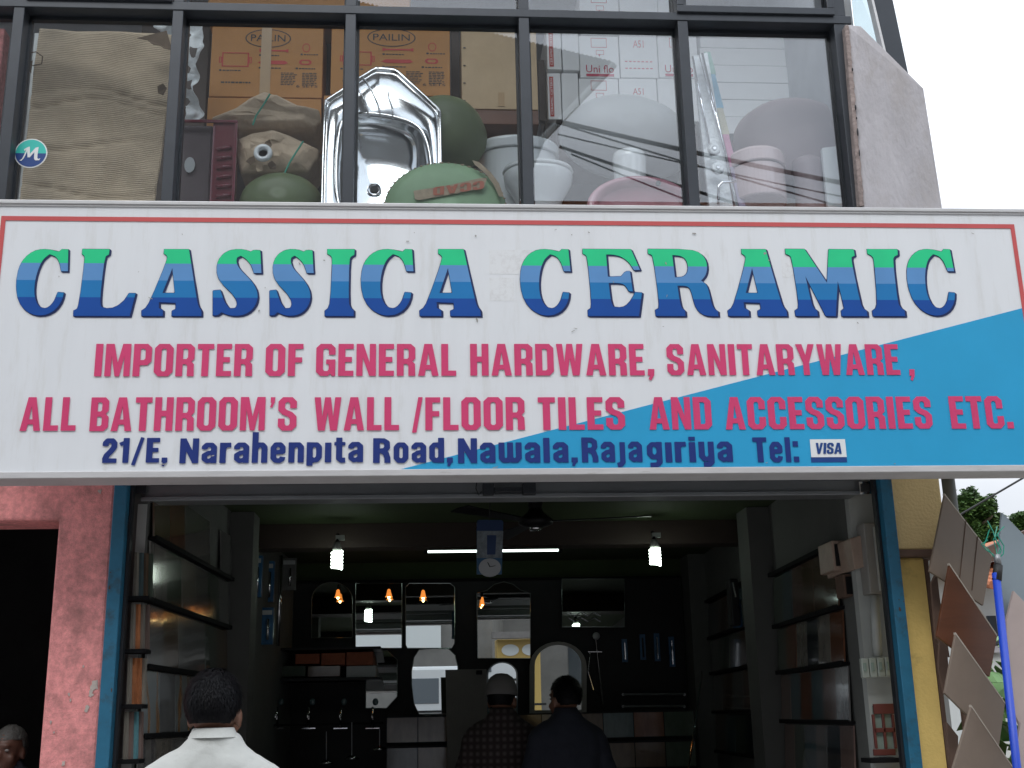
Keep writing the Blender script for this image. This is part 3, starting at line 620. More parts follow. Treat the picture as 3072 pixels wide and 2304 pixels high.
# broken plaster edge beside the frame
rp = []
random.seed(3)
for k in range(16):
    v = 60 + k * 25.5; p = P(1829 + (v - 50) * .083, v, 5.215)
    rp.append(p)
m_ = MB()
ed = []
for k in range(60):
    v = 56 + k * 6.6; p = P(1829 + (v - 50) * .083, v, 5.215); ww = .006 + .016 * abs(noise.noise(Vector((k * .23, 3, 0)))) + random.uniform(0, .003); ed.append((p, ww))
m_.rings([[(p.x - .012, 5.212, p.z), (p.x + ww * .6, 5.205, p.z), (p.x + ww, 5.214, p.z), (p.x + ww, 5.26, p.z), (p.x - .012, 5.26, p.z)] for p, ww in ed])
m_.build('plaster_edge', 'rough_edge', wing)
m_ = MB()
for v in (150, 232, 255, 285, 330):
    p = P(1833 + (v - 50) * .083, v, 5.197); MB().ell(p, random.uniform(.002, .0045), .006, random.uniform(.006, .022), 8, 6).build('crack', 'alu_black', wing)
# glazed return and dark corner post above it
g0, g1, g2, g3 = P(1836, 56, 5.24), P(1830, -60, 5.24), P(1865, -60, 5.16), P(1912, 120, 5.16)
sg = MB().prism([P(1845, 50, 5.3), P(1833, -70, 5.3), P(1862, -70, 5.25), P(1900, 20, 5.25), P(1917, 130, 5.25)], (.004, .012, 0)).build('side_pane', 'side_glass', B)
MB().prism([P(1912, 125, 5.22), P(1866, -70, 5.22), P(1871, -70, 5.22), P(1918, 128, 5.22)], (0, .05, 0)).build('glass_bead', 'rail_alu', B)
MB().prism([P(1918, 130, 5.235), P(1869, -70, 5.235), P(1914, -70, 5.235), P(1970, 195, 5.235)], (.02, .1, 0)).build('corner_post', 'alu_dark', B, bevel=.004)
# yellow wall to the right of the opening
xY0, xY1 = xR1 + .002, xw(2039, 1120, Y_F)
zled = zw(1975, 1196, Y_F)
m_ = MB().box(xY0, xY1, Y_F, Y_F + .24, zled + .02, zUP - .2); m_.build('yellow_wall', 'yellow_paint', B, bevel=.006)
xYb = xw(2024, 1450, Y_F + .04)
MB().box(xY0, xYb, Y_F + .04, Y_F + .24, .1, zled - .012).build('yellow_pillar', 'yellow_pillar', B, bevel=.012)
MB().box(xY0, xY1 - .02, Y_F - .012, Y_F + .2, zled - .012, zled + .018).build('ledge', 'tile_back', B, bevel=.003)
MB().box(xYb + .001, xYb + .02, Y_F + .045, Y_F + .23, .1, zled - .02).build('pillar_edge', 'tile_back', B)
p = P(2053, 1060, 5.6); pipe = MB().tube([(p.x + .01, 5.62, 0.1), (p.x, 5.62, 4.0)], .032, 16).build('grey_pipe', 'pipe_grey', None, smooth=True)
tag(pipe, 'grey round pipe standing behind the corner of the yellow wall', 'pipe')

# ------------------------------------------------------------------ pink neighbour on the left
nb = thing('pink_building', 'pink painted neighbouring building with a dark open doorway', 'building', (xL0 - 1.5, Y_F, 0))
xpe = xL0 - .002
xd = xw(105, 1390, Y_F - .01); zd = zw(62, 1124, Y_F - .01)
MB().prism([(xd, Y_F - .01, .1), (xpe, Y_F - .01, .1), (xpe, Y_F - .01, zUP - .25), (xd - 3, Y_F - .01, zUP - .25), (xd - 3, Y_F - .01, zd), (xd, Y_F - .01, zd)], (0, .26, 0)).build('pink_wall', 'pink_paint', nb, bevel=.01)
MB().box(xd - 3, xd - 1.1, Y_F - .01, Y_F + .25, .1, zd - .002).build('pink_wall', 'pink_paint', nb)
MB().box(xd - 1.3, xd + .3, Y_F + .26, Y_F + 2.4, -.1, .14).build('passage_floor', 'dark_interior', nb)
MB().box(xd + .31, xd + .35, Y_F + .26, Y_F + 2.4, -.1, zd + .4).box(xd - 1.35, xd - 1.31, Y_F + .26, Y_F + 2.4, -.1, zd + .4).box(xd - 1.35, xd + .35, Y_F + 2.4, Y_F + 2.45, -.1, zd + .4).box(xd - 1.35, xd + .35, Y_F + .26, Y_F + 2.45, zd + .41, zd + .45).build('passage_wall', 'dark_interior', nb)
# patches of bare plaster on the pink wall
random.seed(11)
def patch(u, v, r, n=14, el=1.6, k=0):
    c = P(u, v, Y_F - .0125); pts = []
    for i in range(n):
        a = 2 * math.pi * i / n; q = r * random.uniform(.35, 1.0)
        pts.append((c.x + q * math.cos(a), Y_F - .0125 - k * .0003, c.z + q * el * math.sin(a)))
    MB().prism(pts, (0, .0022, 0)).build('plaster_patch', 'bare_plaster', nb)
for i, (u, v, r) in enumerate(((203, 1482, .022), (196, 1500, .016), (188, 1530, .012), (149, 1500, .006), (216, 1062, .011), (152, 1512, .006), (137, 1650, .010), (110, 1560, .006), (180, 1440, .005), (117, 1582, .005))):
    patch(u, v, r, k=i)
mat('chip_rust', (.09, .05, .035), .9)
random.seed(41)
for i in range(12):
    lft = i % 2; xm = (xL0 + xL1) / 2 if lft else (xR0 + xR1) / 2; cxx = xm + random.choice((-.018, .02, .0)); cz = random.uniform(.5, 2.4) if i else 1.3; r_ = random.uniform(.002, .006)
    MB().prism([(cxx + r_ * random.uniform(.5, 1.1) * math.cos(t_), Y_F - .0315, cz + r_ * 2.2 * random.uniform(.5, 1.1) * math.sin(t_)) for t_ in [2 * math.pi * q / 8 for q in range(8)]], (0, .002, 0)).build('paint_chip', 'chip_rust', B)
# cut edge of upper wall left of the frame (pink wall seen through the far left pane)

# ================================================================== THE SIGN
zs0, zs1 = ZSB, ZST
xs0, xs1 = xw(-30, 740, Y_S), xw(2262, 740, Y_S)
sign = thing('shop_sign', 'long white and blue shop sign with big green and blue CLASSICA CERAMIC lettering', 'sign', ((xs0 + xs1) / 2, Y_S, zs0))
rail = (zs1 - zs0) * .022
zbrail = zw(1106, 1013, Y_S)
MB().box(xs0, xs1, Y_S, Y_S + .14, zs0 + .01, zs1 - .012).build('board', 'sign_white', sign)
MB().box(xs0 - .005, xs1 + .005, Y_S - .012, Y_S + .15, zs1 - .018, zs1).build('top_rail', 'rail_alu', sign, bevel=.003)
MB().box(xs0 - .005, xs1 + .005, Y_S - .006, Y_S + .145, zs1 - .026, zs1 - .0185).build('top_bead', 'rail_alu', sign)
MB().box(xs0 - .005, xs1 + .005, Y_S - .012, Y_S + .15, zs0, zbrail).build('bottom_rail', 'rail_dull', sign, bevel=.003)
def S(u, v): q = P(u, v, Y_S); return (q.x, q.z)
def sheet(pts, name, m, lift, depth=.001, parent=sign):
    return MB().prism([(x, Y_S - lift, z) for x, z in pts], (0, depth * .9, 0)).build(name, m, parent)
# blue corner
z_b = zbrail + .002
pA = S(866, 1013); pB = S(2200, 668); sl = (pB[1] - pA[1]) / (pB[0] - pA[0])
sheet([(pA[0], z_b), (xs1 - .002, z_b), (xs1 - .002, pA[1] + sl * (xs1 - pA[0]))], 'blue_corner', 'sign_blue', .0015, .0012)
# red border
bt = zw(1106, 463 + 3, Y_S); 
bo = [S(3, 472)[0], S(2190, 486)[0]]
zt_ = (zw(3, 472, Y_S) + zw(2190, 486, Y_S) + zw(1106, 470, Y_S)) / 3; th = .0205
sheet([(bo[0], zt_ - th), (bo[1], zt_ - th), (bo[1], zt_), (bo[0], zt_)], 'red_border', 'sign_red', .0028)
sheet([(bo[0], z_b), (bo[0] + th * .95, z_b), (bo[0] + th * .95, zt_ - th), (bo[0], zt_ - th)], 'red_border', 'sign_red', .0028)
sheet([(bo[1] - th * .95, z_b), (bo[1], z_b), (bo[1], zt_ - th), (bo[1] - th * .95, zt_ - th)], 'red_border', 'sign_red', .0028)
# big letters
BIG = [('C',34,150),('L',163,300),('A',309,444),('S',460,569),('S',582,682),('I',702,770),('C',778,898),('A',905,1042),('C',1122,1238),('E',1260,1390),('R',1402,1551),('A',1566,1698),('M',1701,1870),('I',1876,1951),('C',1958,2068)]
def lz(u): return zw(u, 687, Y_S), zw(u, 539, Y_S)
zbm = sum(lz(u)[0] for u in (100, 700, 1300, 2000)) / 4; ztm = sum(lz(u)[1] for u in (100, 700, 1300, 2000)) / 4
Hh = ztm - zbm; zl = zbm - zs0
stripes_mat('letter_bands', [(.004, .075, .36), (.012, .20, .50), (.12, .31, .62), (.02, .66, .28)], [zl - .01, zl + .275 * Hh, zl + .516 * Hh, zl + .76 * Hh, zl + Hh * 1.05])
for ch, u0, u1 in BIG:
    loops = [smooth_loop(l_) for l_ in SLAB[ch]]
    wd = max(x for x, y in loops[0]); ht = max(y for x, y in loops[0])
    xa, xb = S(u0 + 1, 612)[0], S(u1 - 2, 612)[0]; za_ = S((u0 + u1) / 2, 686)[1]; zb_ = S((u0 + u1) / 2, 539)[1]
    sh = .022
    xf = lambda x, y: (xa + x / wd * (xb - xa - .006), Y_S - .0032, za_ + .006 + y / ht * (zb_ - za_ - .006))
    # dark outline with a drop edge to the right and below
    st = .012; xs2 = np.arange(-.08, wd + .12, st); ys2 = np.arange(-.1, ht + .06, st); X, Y = np.meshgrid(xs2, ys2)
    def gs(X, Y):
        F = poly_sdf(loops[0], X, Y)
        for hl in loops[1:]: F = np.maximum(F, -poly_sdf(hl, X, Y))
        return F
    F = gs(X, Y) - .007
    for t in (.33, .66, 1.): F = np.minimum(F, gs(X - .027 * t, Y + .017 * t) - .005)
    fill2d(contours(F, xs2, ys2), lambda x, y: (xf(x, y)[0], Y_S - .0014, xf(x, y)[2]), (0, -1, 0), 'letter_shadow', 'sign_outline', sign, .001)
    fill2d(loops, xf, (0, -1, 0), 'letter', 'letter_bands', sign, .001)
def word(text, font, u0, u1, vt, vb, m, lift=.0036, gap=.085):
    loops, wd = word_loops(text, font, gap); um = (u0 + u1) / 2; vm = (vt + vb) / 2
    xa, xb = S(u0, vm)[0], S(u1, vm)[0]; za_, zb_ = S(um, vb)[1], S(um, vt)[1]
    return fill2d(loops, lambda x, y: (xa + x / wd * (xb - xa), Y_S - lift, za_ + y * (zb_ - za_)), (0, -1, 0), 'lettering', m, sign, .001)
for t, u0, u1 in (('IMPORTER',206,546),('OF',574,655),('GENERAL',683,985),('HARDWARE,',1015.5,1412),('SANITARYWARE',1440,1941)): word(t, 'block', u0, u1, 744 + (u0 > 1400) * .5 - .5, 814 - (u0 + u1) / 2 * .002, 'sign_pink')
word(',', 'block', 1960, 1972, 744, 812, 'sign_pink')
for t, u0, u1 in (('ALL',46,166),('BATHROOM',196,573),("'",583,594),('S',601,641),('WALL',679,862),('/',890,913),('FLOOR',918.6,1133),('TILES',1162,1349),('AND',1401,1536),('ACCESSORIES',1565,2011),('ETC.',2051,2185)):
    word(t, 'block', u0, u1, 858.5 - max(0, u0 - 1300) * .003, 931 - max(0, (u0 + u1) / 2 - 500) * .003, 'sign_pink')
for t, u0, u1 in (('21/E,',221,363),('Narahenpita',389,785),('Road,',806,978),('Nawala,',989,1247),('Raja',1256,1387),('gir!ya',1396,1582),('Tel:',1626,1724)):
    word(t, 'adr', u0, u1, 946.5 - (u0 > 1200) * 1.5, 1000 - (u0 > 1200) * 1.5, 'sign_navy')
# card badge on the sign
c0, c1 = S(1751, 988), S(1824.5, 949); c2 = S(1751, 999)
sheet([(c0[0], c2[1]), (c1[0], c2[1]), (c1[0], c0[1] + .001), (c0[0], c0[1] + .001)], 'card_stripe', 'navy_badge', .003)
sheet([(c0[0] + .002, c0[1]), (c1[0], c0[1]), (c1[0], c1[1]), (c0[0] + .002, c1[1])], 'card_panel', 'badge_white', .004)
lp, wd = word_loops('VISA', 'block', .06)
va, vb_ = S(1760, 981), S(1818, 957)
fill2d(lp, lambda x, y: (va[0] + (x + .12 * y) / (wd + .12) * (vb_[0] - va[0]), Y_S - .0055, va[1] + y * (vb_[1] - va[1])), (0, -1, 0), 'lettering', 'navy_badge', sign, .0006)
# scuffs, chips and old scratches on the board
mat('scuff', (.34, .33, .31), .8); mat('ghost', (.775, .79, .80), .6, dirt=(.66, .66, .66), dscale=22, dpos=(.48, .66)); mat('chip', (.5, .5, .51), .6)
random.seed(5)
m_ = MB()
for (u, v, a, b, m1) in ((1030, 692, 5, 12, 0), (1852, 698, 3, 7, 0), (128, 598, 3, 5, 1), (647, 570, 3, 8, 1), (1237, 716, 14, 3, 1), (1243, 710, 12, 2, 1), (1432, 706, 5, 2, 1), (700, 563, 6, 3, 1), (1027, 510, 5, 6, 1), (895, 503, 2, 4, 1), (1200, 497, 7, 2, 1), (1272, 503, 6, 3, 1), (1235, 508, 3, 3, 1), (1500, 505, 12, 5, 1), (326, 645, 14, 2, 1), (573, 622, 2, 4, 1), (560, 672, 4, 7, 1), (1652, 548, 8, 6, 1), (1660, 563, 5, 4, 1), (1438, 570, 4, 9, 1), (1440, 640, 2, 12, 1), (1415, 1012, 2, 2, 1), (300, 588, 2, 3, 1), (880, 522, 9, 3, 1), (1655, 1000, 8, 2, 1), (352, 1003, 16, 3, 1), (460, 985, 9, 3, 1), (2100, 505, 9, 2, 1), (1070, 1010, 20, 2, 1), (394, 507, 2, 6, 1), (1325, 610, 2, 8, 1), (1932, 1002, 6, 2, 1)):
    c = S(u, v); n = 9; f = .0019; e = random.uniform(-.5, .5)
    pts = []
    for i in range(n):
        t = 2 * math.pi * i / n; q = random.uniform(.4, 1); dx, dz = a * f * q * math.cos(t) * .55, b * f * q * math.sin(t) * .55
        pts.append((c[0] + dx * math.cos(e) - dz * math.sin(e), Y_S - .0049, c[1] + dx * math.sin(e) + dz * math.cos(e)))
    m_.prism(pts, (0, .0006, 0))
m_.build('scuff_marks', 'scuff', sign, kind='stuff')
m_ = MB()
for (u0, u1, v0, v1) in ((1057, 1150, 540, 592), (1000 - 152, 1000 - 130, 540, 560), (1058, 1110, 600, 650), (1485, 1530, 540, 575), (1690, 1712, 560, 600), (985, 1005, 540, 578)):
    a, b = S(u0, v1), S(u1, v0); m_.prism([(a[0], Y_S - .0006, a[1]), (b[0], Y_S - .0006, a[1]), (b[0], Y_S - .0006, b[1]), (a[0], Y_S - .0006, b[1])], (0, .0005, 0))
m_.build('old_sticker_marks', 'ghost', sign, kind='stuff')
# brackets carrying the sign
for x in (xs0 + .4, -.4, .8, xs1 - .4):
    MB().box(x, x + .05, Y_S + .15, Y_F + .05, zs0 + .3, zs0 + .36).build('bracket', 'alu_black', sign)

# ================================================================== ACROSS THE STREET (seen in the panes and the mirrors)
def RF(u, v, yb, yp=5.328):             # point on the plane y = yb whose image in the upper panes is at (u, v)
    q = P(u, v, 2 * yp - yb); return Vector((q.x, yb, q.z))
YO = -9.6
opp = thing('building_opposite', 'tall plain building across the street with a sloping corrugated roof edge', 'building', (-4, YO, 0))
e0, e1 = RF(500, -62, YO), RF(1321, 132, YO)
pts = [Vector((-16, YO, -.1)), Vector((-16, YO, e0.z + .3))]
n_ = 170
for i in range(n_ + 1):
    q = e0.lerp(e1, i / n_); pts.append(q + Vector((0, 0, .022 if i % 2 else -.022)))
q1 = RF(1180, 297, YO); q2 = RF(1120, 440, YO)
pts += [q1, Vector((q2.x, YO, q2.z)), Vector((q2.x - .2, YO, -.1))]
MB().prism(pts, (-6, -7, 0)).build('wall', 'opp_wall', opp)
a, b = RF(1326, 140, YO + .3), RF(1172, 300, YO + .3)
MB().tube([a, b], .07, 8).build('roof_strut', 'house_white', opp)
MB().box(-3.4, .35, YO + .02, YO + .12, 2.75, 3.7).build('mirror_bright_panel', 'badge_white', opp)  # added white panel, makes the bright strip in a shop mirror
# added house block beside it, raised to keep low sky light out of the shop
hb = thing('sky_block_house', 'added flat roofed house across the street, raised to block low sky light', 'house', (6, YO - 3, 0))
hz_ = RF(1700, 470, YO - 3).z
MB().box(q2.x + .3, 22, YO - 10, YO - 3, -.1, hz_).build('wall', 'opp_wall', hb)
MB().box(q2.x + .2, 22.2, YO - 10.1, YO - 2.8, hz_ + .001, hz_ + .25).build('roof', 'roof_tile', hb)
for k in range(6):
    for z in (1.6, 5.0, 8.0):
        if z + 1.4 < hz_: MB().box(q2.x + 2 + k * 3, q2.x + 3.4 + k * 3, YO - 3.03, YO - 2.98, z, z + 1.4).build('window', 'van_glass', hb)
# overhead wires along the street
for i, (u0, v0, u1, v1, t, lab) in enumerate(((1214, 263, 1833, 381, .034, 'thick overhead cable, topmost of the wires mirrored in the right panes'), (1214, 268, 1837, 435, .014, 'thin overhead wire directly under the topmost thick cable'), (1217, 292, 1840, 412, .012, 'thin overhead wire between the thick cable and the lower wires'), (1217, 319, 1658, 446, .024, 'thick lower overhead wire falling steeply to the right'), (1240, 335, 1560, 446, .013, 'thin overhead wire, lowest of those mirrored in the panes'))):
    a, b = RF(u0, v0, -4.0 - i * .06), RF(u1, v1, -4.0 - i * .06); d_ = b - a
    p0 = a - d_ * .02; p1 = b + d_ * (1.2 if i < 3 else 2.2); pts = []
    for k in range(25):
        s_ = k / 24; q = p0.lerp(p1, s_); q.z -= .12 * 4 * s_ * (1 - s_); pts.append(q)
    tag(MB().tube(pts, t, 5).build('overhead_wire', 'wire', None), lab, 'wire', 'overhead wires along the street')
# parked van behind the photographer, seen in the mirrors
van = thing('parked_van', 'white minibus with dark side windows parked on the street behind the camera', 'van', (-1.0, -3.2, 0))
vx0, vx1, vy0, vy1 = -2.9, 2.3, -4.9, -3.2
prof = [(vx0, .35), (vx1 - .1, .35), (vx1, .9), (vx1 - .55, 1.45), (vx1 - .85, 2.05), (vx1 - 1.1, 2.16), (vx0 + .1, 2.16), (vx0, 1.95)]
MB().prism([(x, vy1, z) for x, z in prof], (0, vy0 - vy1, 0)).build('body', 'van_white', van, bevel=.06)
for x0, x1 in ((-2.7, -1.85), (-1.78, -.82), (-.75, .23), (.31, 1.2)):
    MB().box(x0, x1, vy1 - .01, vy1 + .012, 1.5, 1.95).build('side_window', 'van_window', van, bevel=.008)
MB().box(vx0 + .05, vx1 - .1, vy1 - .01, vy1 + .015, 1.34, 1.38).build('side_trim', 'rubber', van)
for x in (-2.1, 1.5):
    wl = MB().lathe([(.0, 0), (.31, 0), (.33, .03), (.33, .17), (.31, .2), (0, .2)], (x, vy1 + .02, .33), 24, M=rotm(R(90))).build('wheel', 'tyre', van, smooth=True)
    MB().lathe([(.0, 0), (.19, 0), (.17, .02), (0, .02)], (x, vy1 + .025, .33), 20, M=rotm(R(-90))).build('hubcap', 'rail_alu', wl)
MB().box(vx0 - .04, vx0 + .05, vy0 + .1, vy1 - .1, .4, .55).build('rear_bumper', 'rubber', van, bevel=.02)
bus = thing('yellow_kiosk', 'yellow shop front across the street with two white oval name plates', 'kiosk', (3.4, -8.6, 0))
MB().box(1.62, 2.62, -9.4, -8.6, 0, 2.75).build('wall', 'bus_yellow', bus, bevel=.03)
MB().box(1.5, 2.7, -8.6, -8.2, 2.76, 2.9).build('awning', 'opp_roof', bus)
for x in (1.93, 2.4): MB().prism([(x + .2 * math.cos(t) * (1 if abs(math.cos(t)) < .9 else 1), -8.6, 2.5 + .13 * math.sin(t)) for t in [2 * math.pi * k / 20 for k in range(20)]], (0, .03, 0)).build('name_plate', 'badge_white', bus)

# ================================================================== GOODS BEHIND THE UPPER PANES
def pbox(name, m, u0, v0, u1, v1, Y, dp, label=None, cat=None, group=None, zfloor=True, bevel=.004, parent=None, lean=0):
    a, b = P(u0, v1, Y), P(u1, v0, Y); c = P(u1, v1, Y)
    z0 = (a.z + c.z) / 2; x0, x1 = P(u0, (v0 + v1) / 2, Y).x, P(u1, (v0 + v1) / 2, Y).x
    return x0, x1, z0, (P(u0, v0, Y).z + b.z) / 2
def carton(u0, v0, u1, v1, Y, dp, m, label, group, name='carton', face=None):
    x0, x1, z0, z1 = pbox('', m, u0, v0, u1, v1, Y, dp)
    t = thing(name, label, 'box', ((x0 + x1) / 2, Y, z0), group)
    MB().box(x0, x1, Y, Y + dp, z0, z1).build('box_body', m, t, bevel=.004)
    if face: face(t, x0, x1, z0, z1, Y)
    return t, (x0, x1, z0, z1)
def rectloop(x0, y0, x1, y1, w): return [[(x0, y0), (x1, y0), (x1, y1), (x0, y1)], [(x0 + w, y0 + w), (x1 - w, y0 + w), (x1 - w, y1 - w), (x0 + w, y1 - w)]]
def ellloop(cx, cy, rx, ry, n=28): return [(cx + rx * math.cos(2 * math.pi * k / n), cy + ry * math.sin(2 * math.pi * k / n)) for k in range(n)]
def orange_face(t, x0, x1, z0, z1, Y, kids=True):
    w, h_ = x1 - x0, z1 - z0
    xf = lambda x, y: (x0 + x * w, Y - .0012, z0 + y * h_)
    n_ = (0, -1, 0)
    def txt(s, a, b, c, d_, m): bfont_text(s, 'printed_text', m, t, lambda x, y: xf(a + x * (c - a), b + y * (d_ - b)), n_)
    txt('PAILIN', .35, .75, .66, .84, 'ink_dark')
    fill2d([ellloop(.505, .79, .205, .125), ellloop(.505, .79, .195, .115)], xf, n_, 'printed_ring', 'ink_dark', t, .0005)
    for lp in (rectloop(.10, .40, .34, .59, .012), rectloop(.075, .45, .1, .53, .008), rectloop(.34, .45, .365, .53, .008)): fill2d(lp, xf, n_, 'printed_mark', 'ink_red', t, .0005)
    fill2d([[(.43, .60), (.43, .65), (.46, .635), (.66, .635), (.69, .65), (.69, .60), (.66, .615), (.46, .615)]], xf, n_, 'printed_mark', 'ink_red', t, .0005)
    fill2d([[(.42, .46), (.46, .49), (.66, .49), (.69, .46), (.66, .44), (.46, .44)]], xf, n_, 'printed_mark', 'ink_red', t, .0005)
    fill2d([ellloop(.85, .67, .035, .06), ellloop(.85, .67, .028, .05)], xf, n_, 'printed_mark', 'ink_red', t, .0005)
    fill2d([octo(.79, .44, .90, .51, .02), octo(.81, .455, .88, .495, .012)], xf, n_, 'printed_mark', 'ink_red', t, .0005)
    m_ = MB()
    random.seed(2)
    for a, y in ((.08, .34), (.43, .55), (.43, .38), (.80, .57), (.76, .38)):
        m_.prism([xf(a, y), xf(a + .02, y), xf(a + .02, y + .022), xf(a, y + .022)], (0, .0004, 0))
        xx = a + .03
        for k in range(6): l_ = random.uniform(.012, .028); m_.prism([xf(xx, y + .002), xf(xx + l_, y + .002), xf(xx + l_, y + .016), xf(xx, y + .016)], (0, .0004, 0)); xx += l_ + .006
    for j in range(8):
        for a in (.63, .82):
            xx = a
            for k in range(4): l_ = random.uniform(.012, .035); m_.prism([xf(xx, .32 - j * .022), xf(xx + l_, .32 - j * .022), xf(xx + l_, .331 - j * .022), xf(xx, .331 - j * .022)], (0, .0004, 0)); xx += l_ + .007
    xx = .1
    for k in range(9): l_ = random.uniform(.012, .035); m_.prism([xf(xx, .18), xf(xx + l_, .18), xf(xx + l_, .2), xf(xx, .2)], (0, .0004, 0)); xx += l_ + .008
    m_.build('small_print', 'ink_dark', t, kind='stuff')
    txt('6 SETS', .77, .135, .96, .17, 'ink_dark')
G1 = 'orange cartons stacked behind the glass'
YBX = 6.05
carton(455, 50, 697, 210, YBX, .5, 'carton_orange', 'orange carton behind the second pane with an oval PAILIN print, left of its twin', G1, face=orange_face)
carton(715, 49, 972, 206, YBX, .5, 'carton_orange', 'orange carton with an oval PAILIN print, directly above the steel sink', G1, face=orange_face)
carton(446, 212, 693, 330, YBX, .5, 'carton_orange', 'orange carton under the left PAILIN box, half hidden by paper parcels', G1)
carton(698, 208, 968, 330, YBX + .01, .5, 'carton_orange', 'orange carton under the right PAILIN box, behind the steel sink', G1)
carton(452, -120, 885, 46, YBX + .02, .5, 'carton_orange', 'wide orange carton on top of the two PAILIN boxes', G1)
for o in (0,):
    a, b = P(560, 205, YBX - .003), P(588, 60, YBX - .003)
    tp = MB().box(a.x, b.x, YBX - .003, YBX - .0015, a.z, b.z)
    tt = tp.build('packing_tape', 'tape', None); tag(tt, 'strip of brown packing tape running down the left PAILIN carton', 'tape')
t, q = carton(997, 50, 1160, 236, 6.0, .4, 'carton_tan', 'plain tan carton with stapled edge standing on a wooden board', 'tan goods by the fourth pane')
m_ = MB()
for k in range(5):
    p = P(1001, 66 + k * 38, 5.998); m_.box(p.x, p.x + .012, 5.994, 5.999, p.z, p.z + .004)
m_.build('staples', 'alu_dark', t, kind='stuff')
p0, p1 = P(1076, 200, 5.998), P(1090, 230, 5.998); MB().box(p0.x, p1.x, 5.996, 5.999, p1.z, p0.z).build('tape_strip', 'tape', t)
x0, x1, z0, z1 = pbox('', '', 985, 240, 1163, 270, 5.98, .4)
tag(MB().box(x0, x1, 5.97, 6.4, z0, z1).build('wooden_board', 'wood_red', None, bevel=.004), 'thick brown wooden board under the plain tan carton', 'board')
# dark strips in the gaps between the cartons
for i, (u0, u1, v0, v1) in enumerate(((700, 712, 45, 330), (975, 992, 45, 240), (1164, 1178, 130, 260))):
    x0, x1, z0, z1 = pbox('', '', u0, v0, u1, v1, 6.3, .1)
    MB().box(x0, x1, 6.3, 6.34, z0, z1).build('gap_strip', 'carton_gap', B)
x0, x1, z0, z1 = pbox('', '', 430, 330, 1480, 344, 6.0, .1)
MB().box(x0, x1, 6.0, 6.6, z0 - .01, z0 + .02).build('shelf_board', 'carton_gap', B)
# white cistern cartons
def uniflo_face(full):
    def f(t, x0, x1, z0, z1, Y):
        w, h_ = x1 - x0, z1 - z0; xf = lambda x, y: (x0 + x * w, Y - .0012, z0 + y * h_); n_ = (0, -1, 0)
        if full == 1:
            bfont_text('Uni flo', 'printed_text', 'ink_crimson', t, lambda x, y: xf(.15 + x * .7, .12 + y * .18), n_)
            fill2d([[(.15, .03), (.85, .03), (.85, .09), (.15, .09)]], xf, n_, 'printed_mark', 'ink_crimson', t, .0005)
            for lp in (rectloop(.3, .72, .7, .95, .012), rectloop(.42, .55, .62, .66, .01)): fill2d(lp, xf, n_, 'printed_mark', 'ink_pink', t, .0005)
            fill2d([[(.5, .5), (.47, .56), (.53, .56)]], xf, n_, 'printed_mark', 'ink_crimson', t, .0005)
        elif full == 2:
            bfont_text('A51', 'printed_text', 'ink_pink', t, lambda x, y: xf(.36 + x * .28, .62 + y * .15), n_)
            m_ = MB()
            for yy in (.18, .32):
                for k in range(7): a = .12 + k * .11; m_.prism([xf(a, yy), xf(a + .07, yy), xf(a + .07, yy + .022), xf(a, yy + .022)], (0, .0004, 0))
            m_.build('small_print', 'ink_pink', t, kind='stuff')
        elif full == 3:
            fill2d([[(.15, .06), (.45, .06), (.45, .92), (.15, .92)]], xf, n_, 'red_label', 'ink_red', t, .0005)
            bfont_text('CERAMIC CISTERN', 'printed_text', 'badge_white', t, lambda x, y: xf(.38 - y * .16, .1 + x * .78), n_, depth=.0012)
    return f
G2 = 'white cistern cartons stacked behind the glass'
YU = 6.25
cart = [(1181, 56, 1212, 150, 3, 'white carton edge with vertical CERAMIC CISTERN label, upper of two'), (1183, 158, 1212, 258, 3, 'white carton edge with vertical CERAMIC CISTERN label, lower of two'),
        (1214, 50, 1250, 152, 0, 'narrow plain white carton beside the upper CISTERN label'), (1214, 158, 1250, 262, 0, 'narrow plain white carton beside the lower CISTERN label'),
        (1252, -20, 1337, 76, 1, 'white Uni flo carton, topmost of its column'), (1252, 78, 1337, 168, 1, 'white Uni flo carton with the clearest crimson lettering, second of its column'), (1252, 170, 1337, 262, 1, 'white Uni flo carton, third of its column, behind the grey basin'),
        (1339, 64, 1420, 168, 2, 'white carton marked A51, upper of two right of the Uni flo column'), (1339, 170, 1420, 262, 2, 'white carton marked A51, lower of two right of the Uni flo column'), (1339, -30, 1420, 62, 0, 'plain white carton on top of the A51 cartons'),
        (1422, -20, 1482, 76, 0, 'blank white carton at the top beside the fifth mullion'), (1422, 78, 1507, 168, 1, 'white Uni flo carton half hidden by the fifth mullion'), (1422, 170, 1507, 262, 0, 'blank white carton below the Uni flo carton by the fifth mullion')]
for u0, v0, u1, v1, k, lab in cart:
    carton(u0, v0, u1, v1, YU + (0.0 if k != 3 else -.02), .42, 'carton_white', lab, G2, face=uniflo_face(k))
carton(1181, 262, 1510, 440, YU + .03, .4, 'carton_gap', 'dark brown crate under the white cistern cartons', G2)
G3 = 'long flat white cartons in a stack behind the right pane'
ords = ['topmost', 'second', 'third', 'fourth', 'fifth', 'sixth', 'seventh']
for k in range(7):
    v0 = 62 + k * 37 - 30; j = (k * 37) % 3
    carton(1512, v0, 1800 + k * 4 + j * 2, v0 + 36, YU + .05 + j * .004, .4, 'carton_white', 'long flat white carton in the stack behind the right pane, %s from the top' % ords[k], G3, name='flat_carton')
x0, x1, z0, z1 = pbox('', '', 1783, 315, 1832, 470, 5.5, .1)
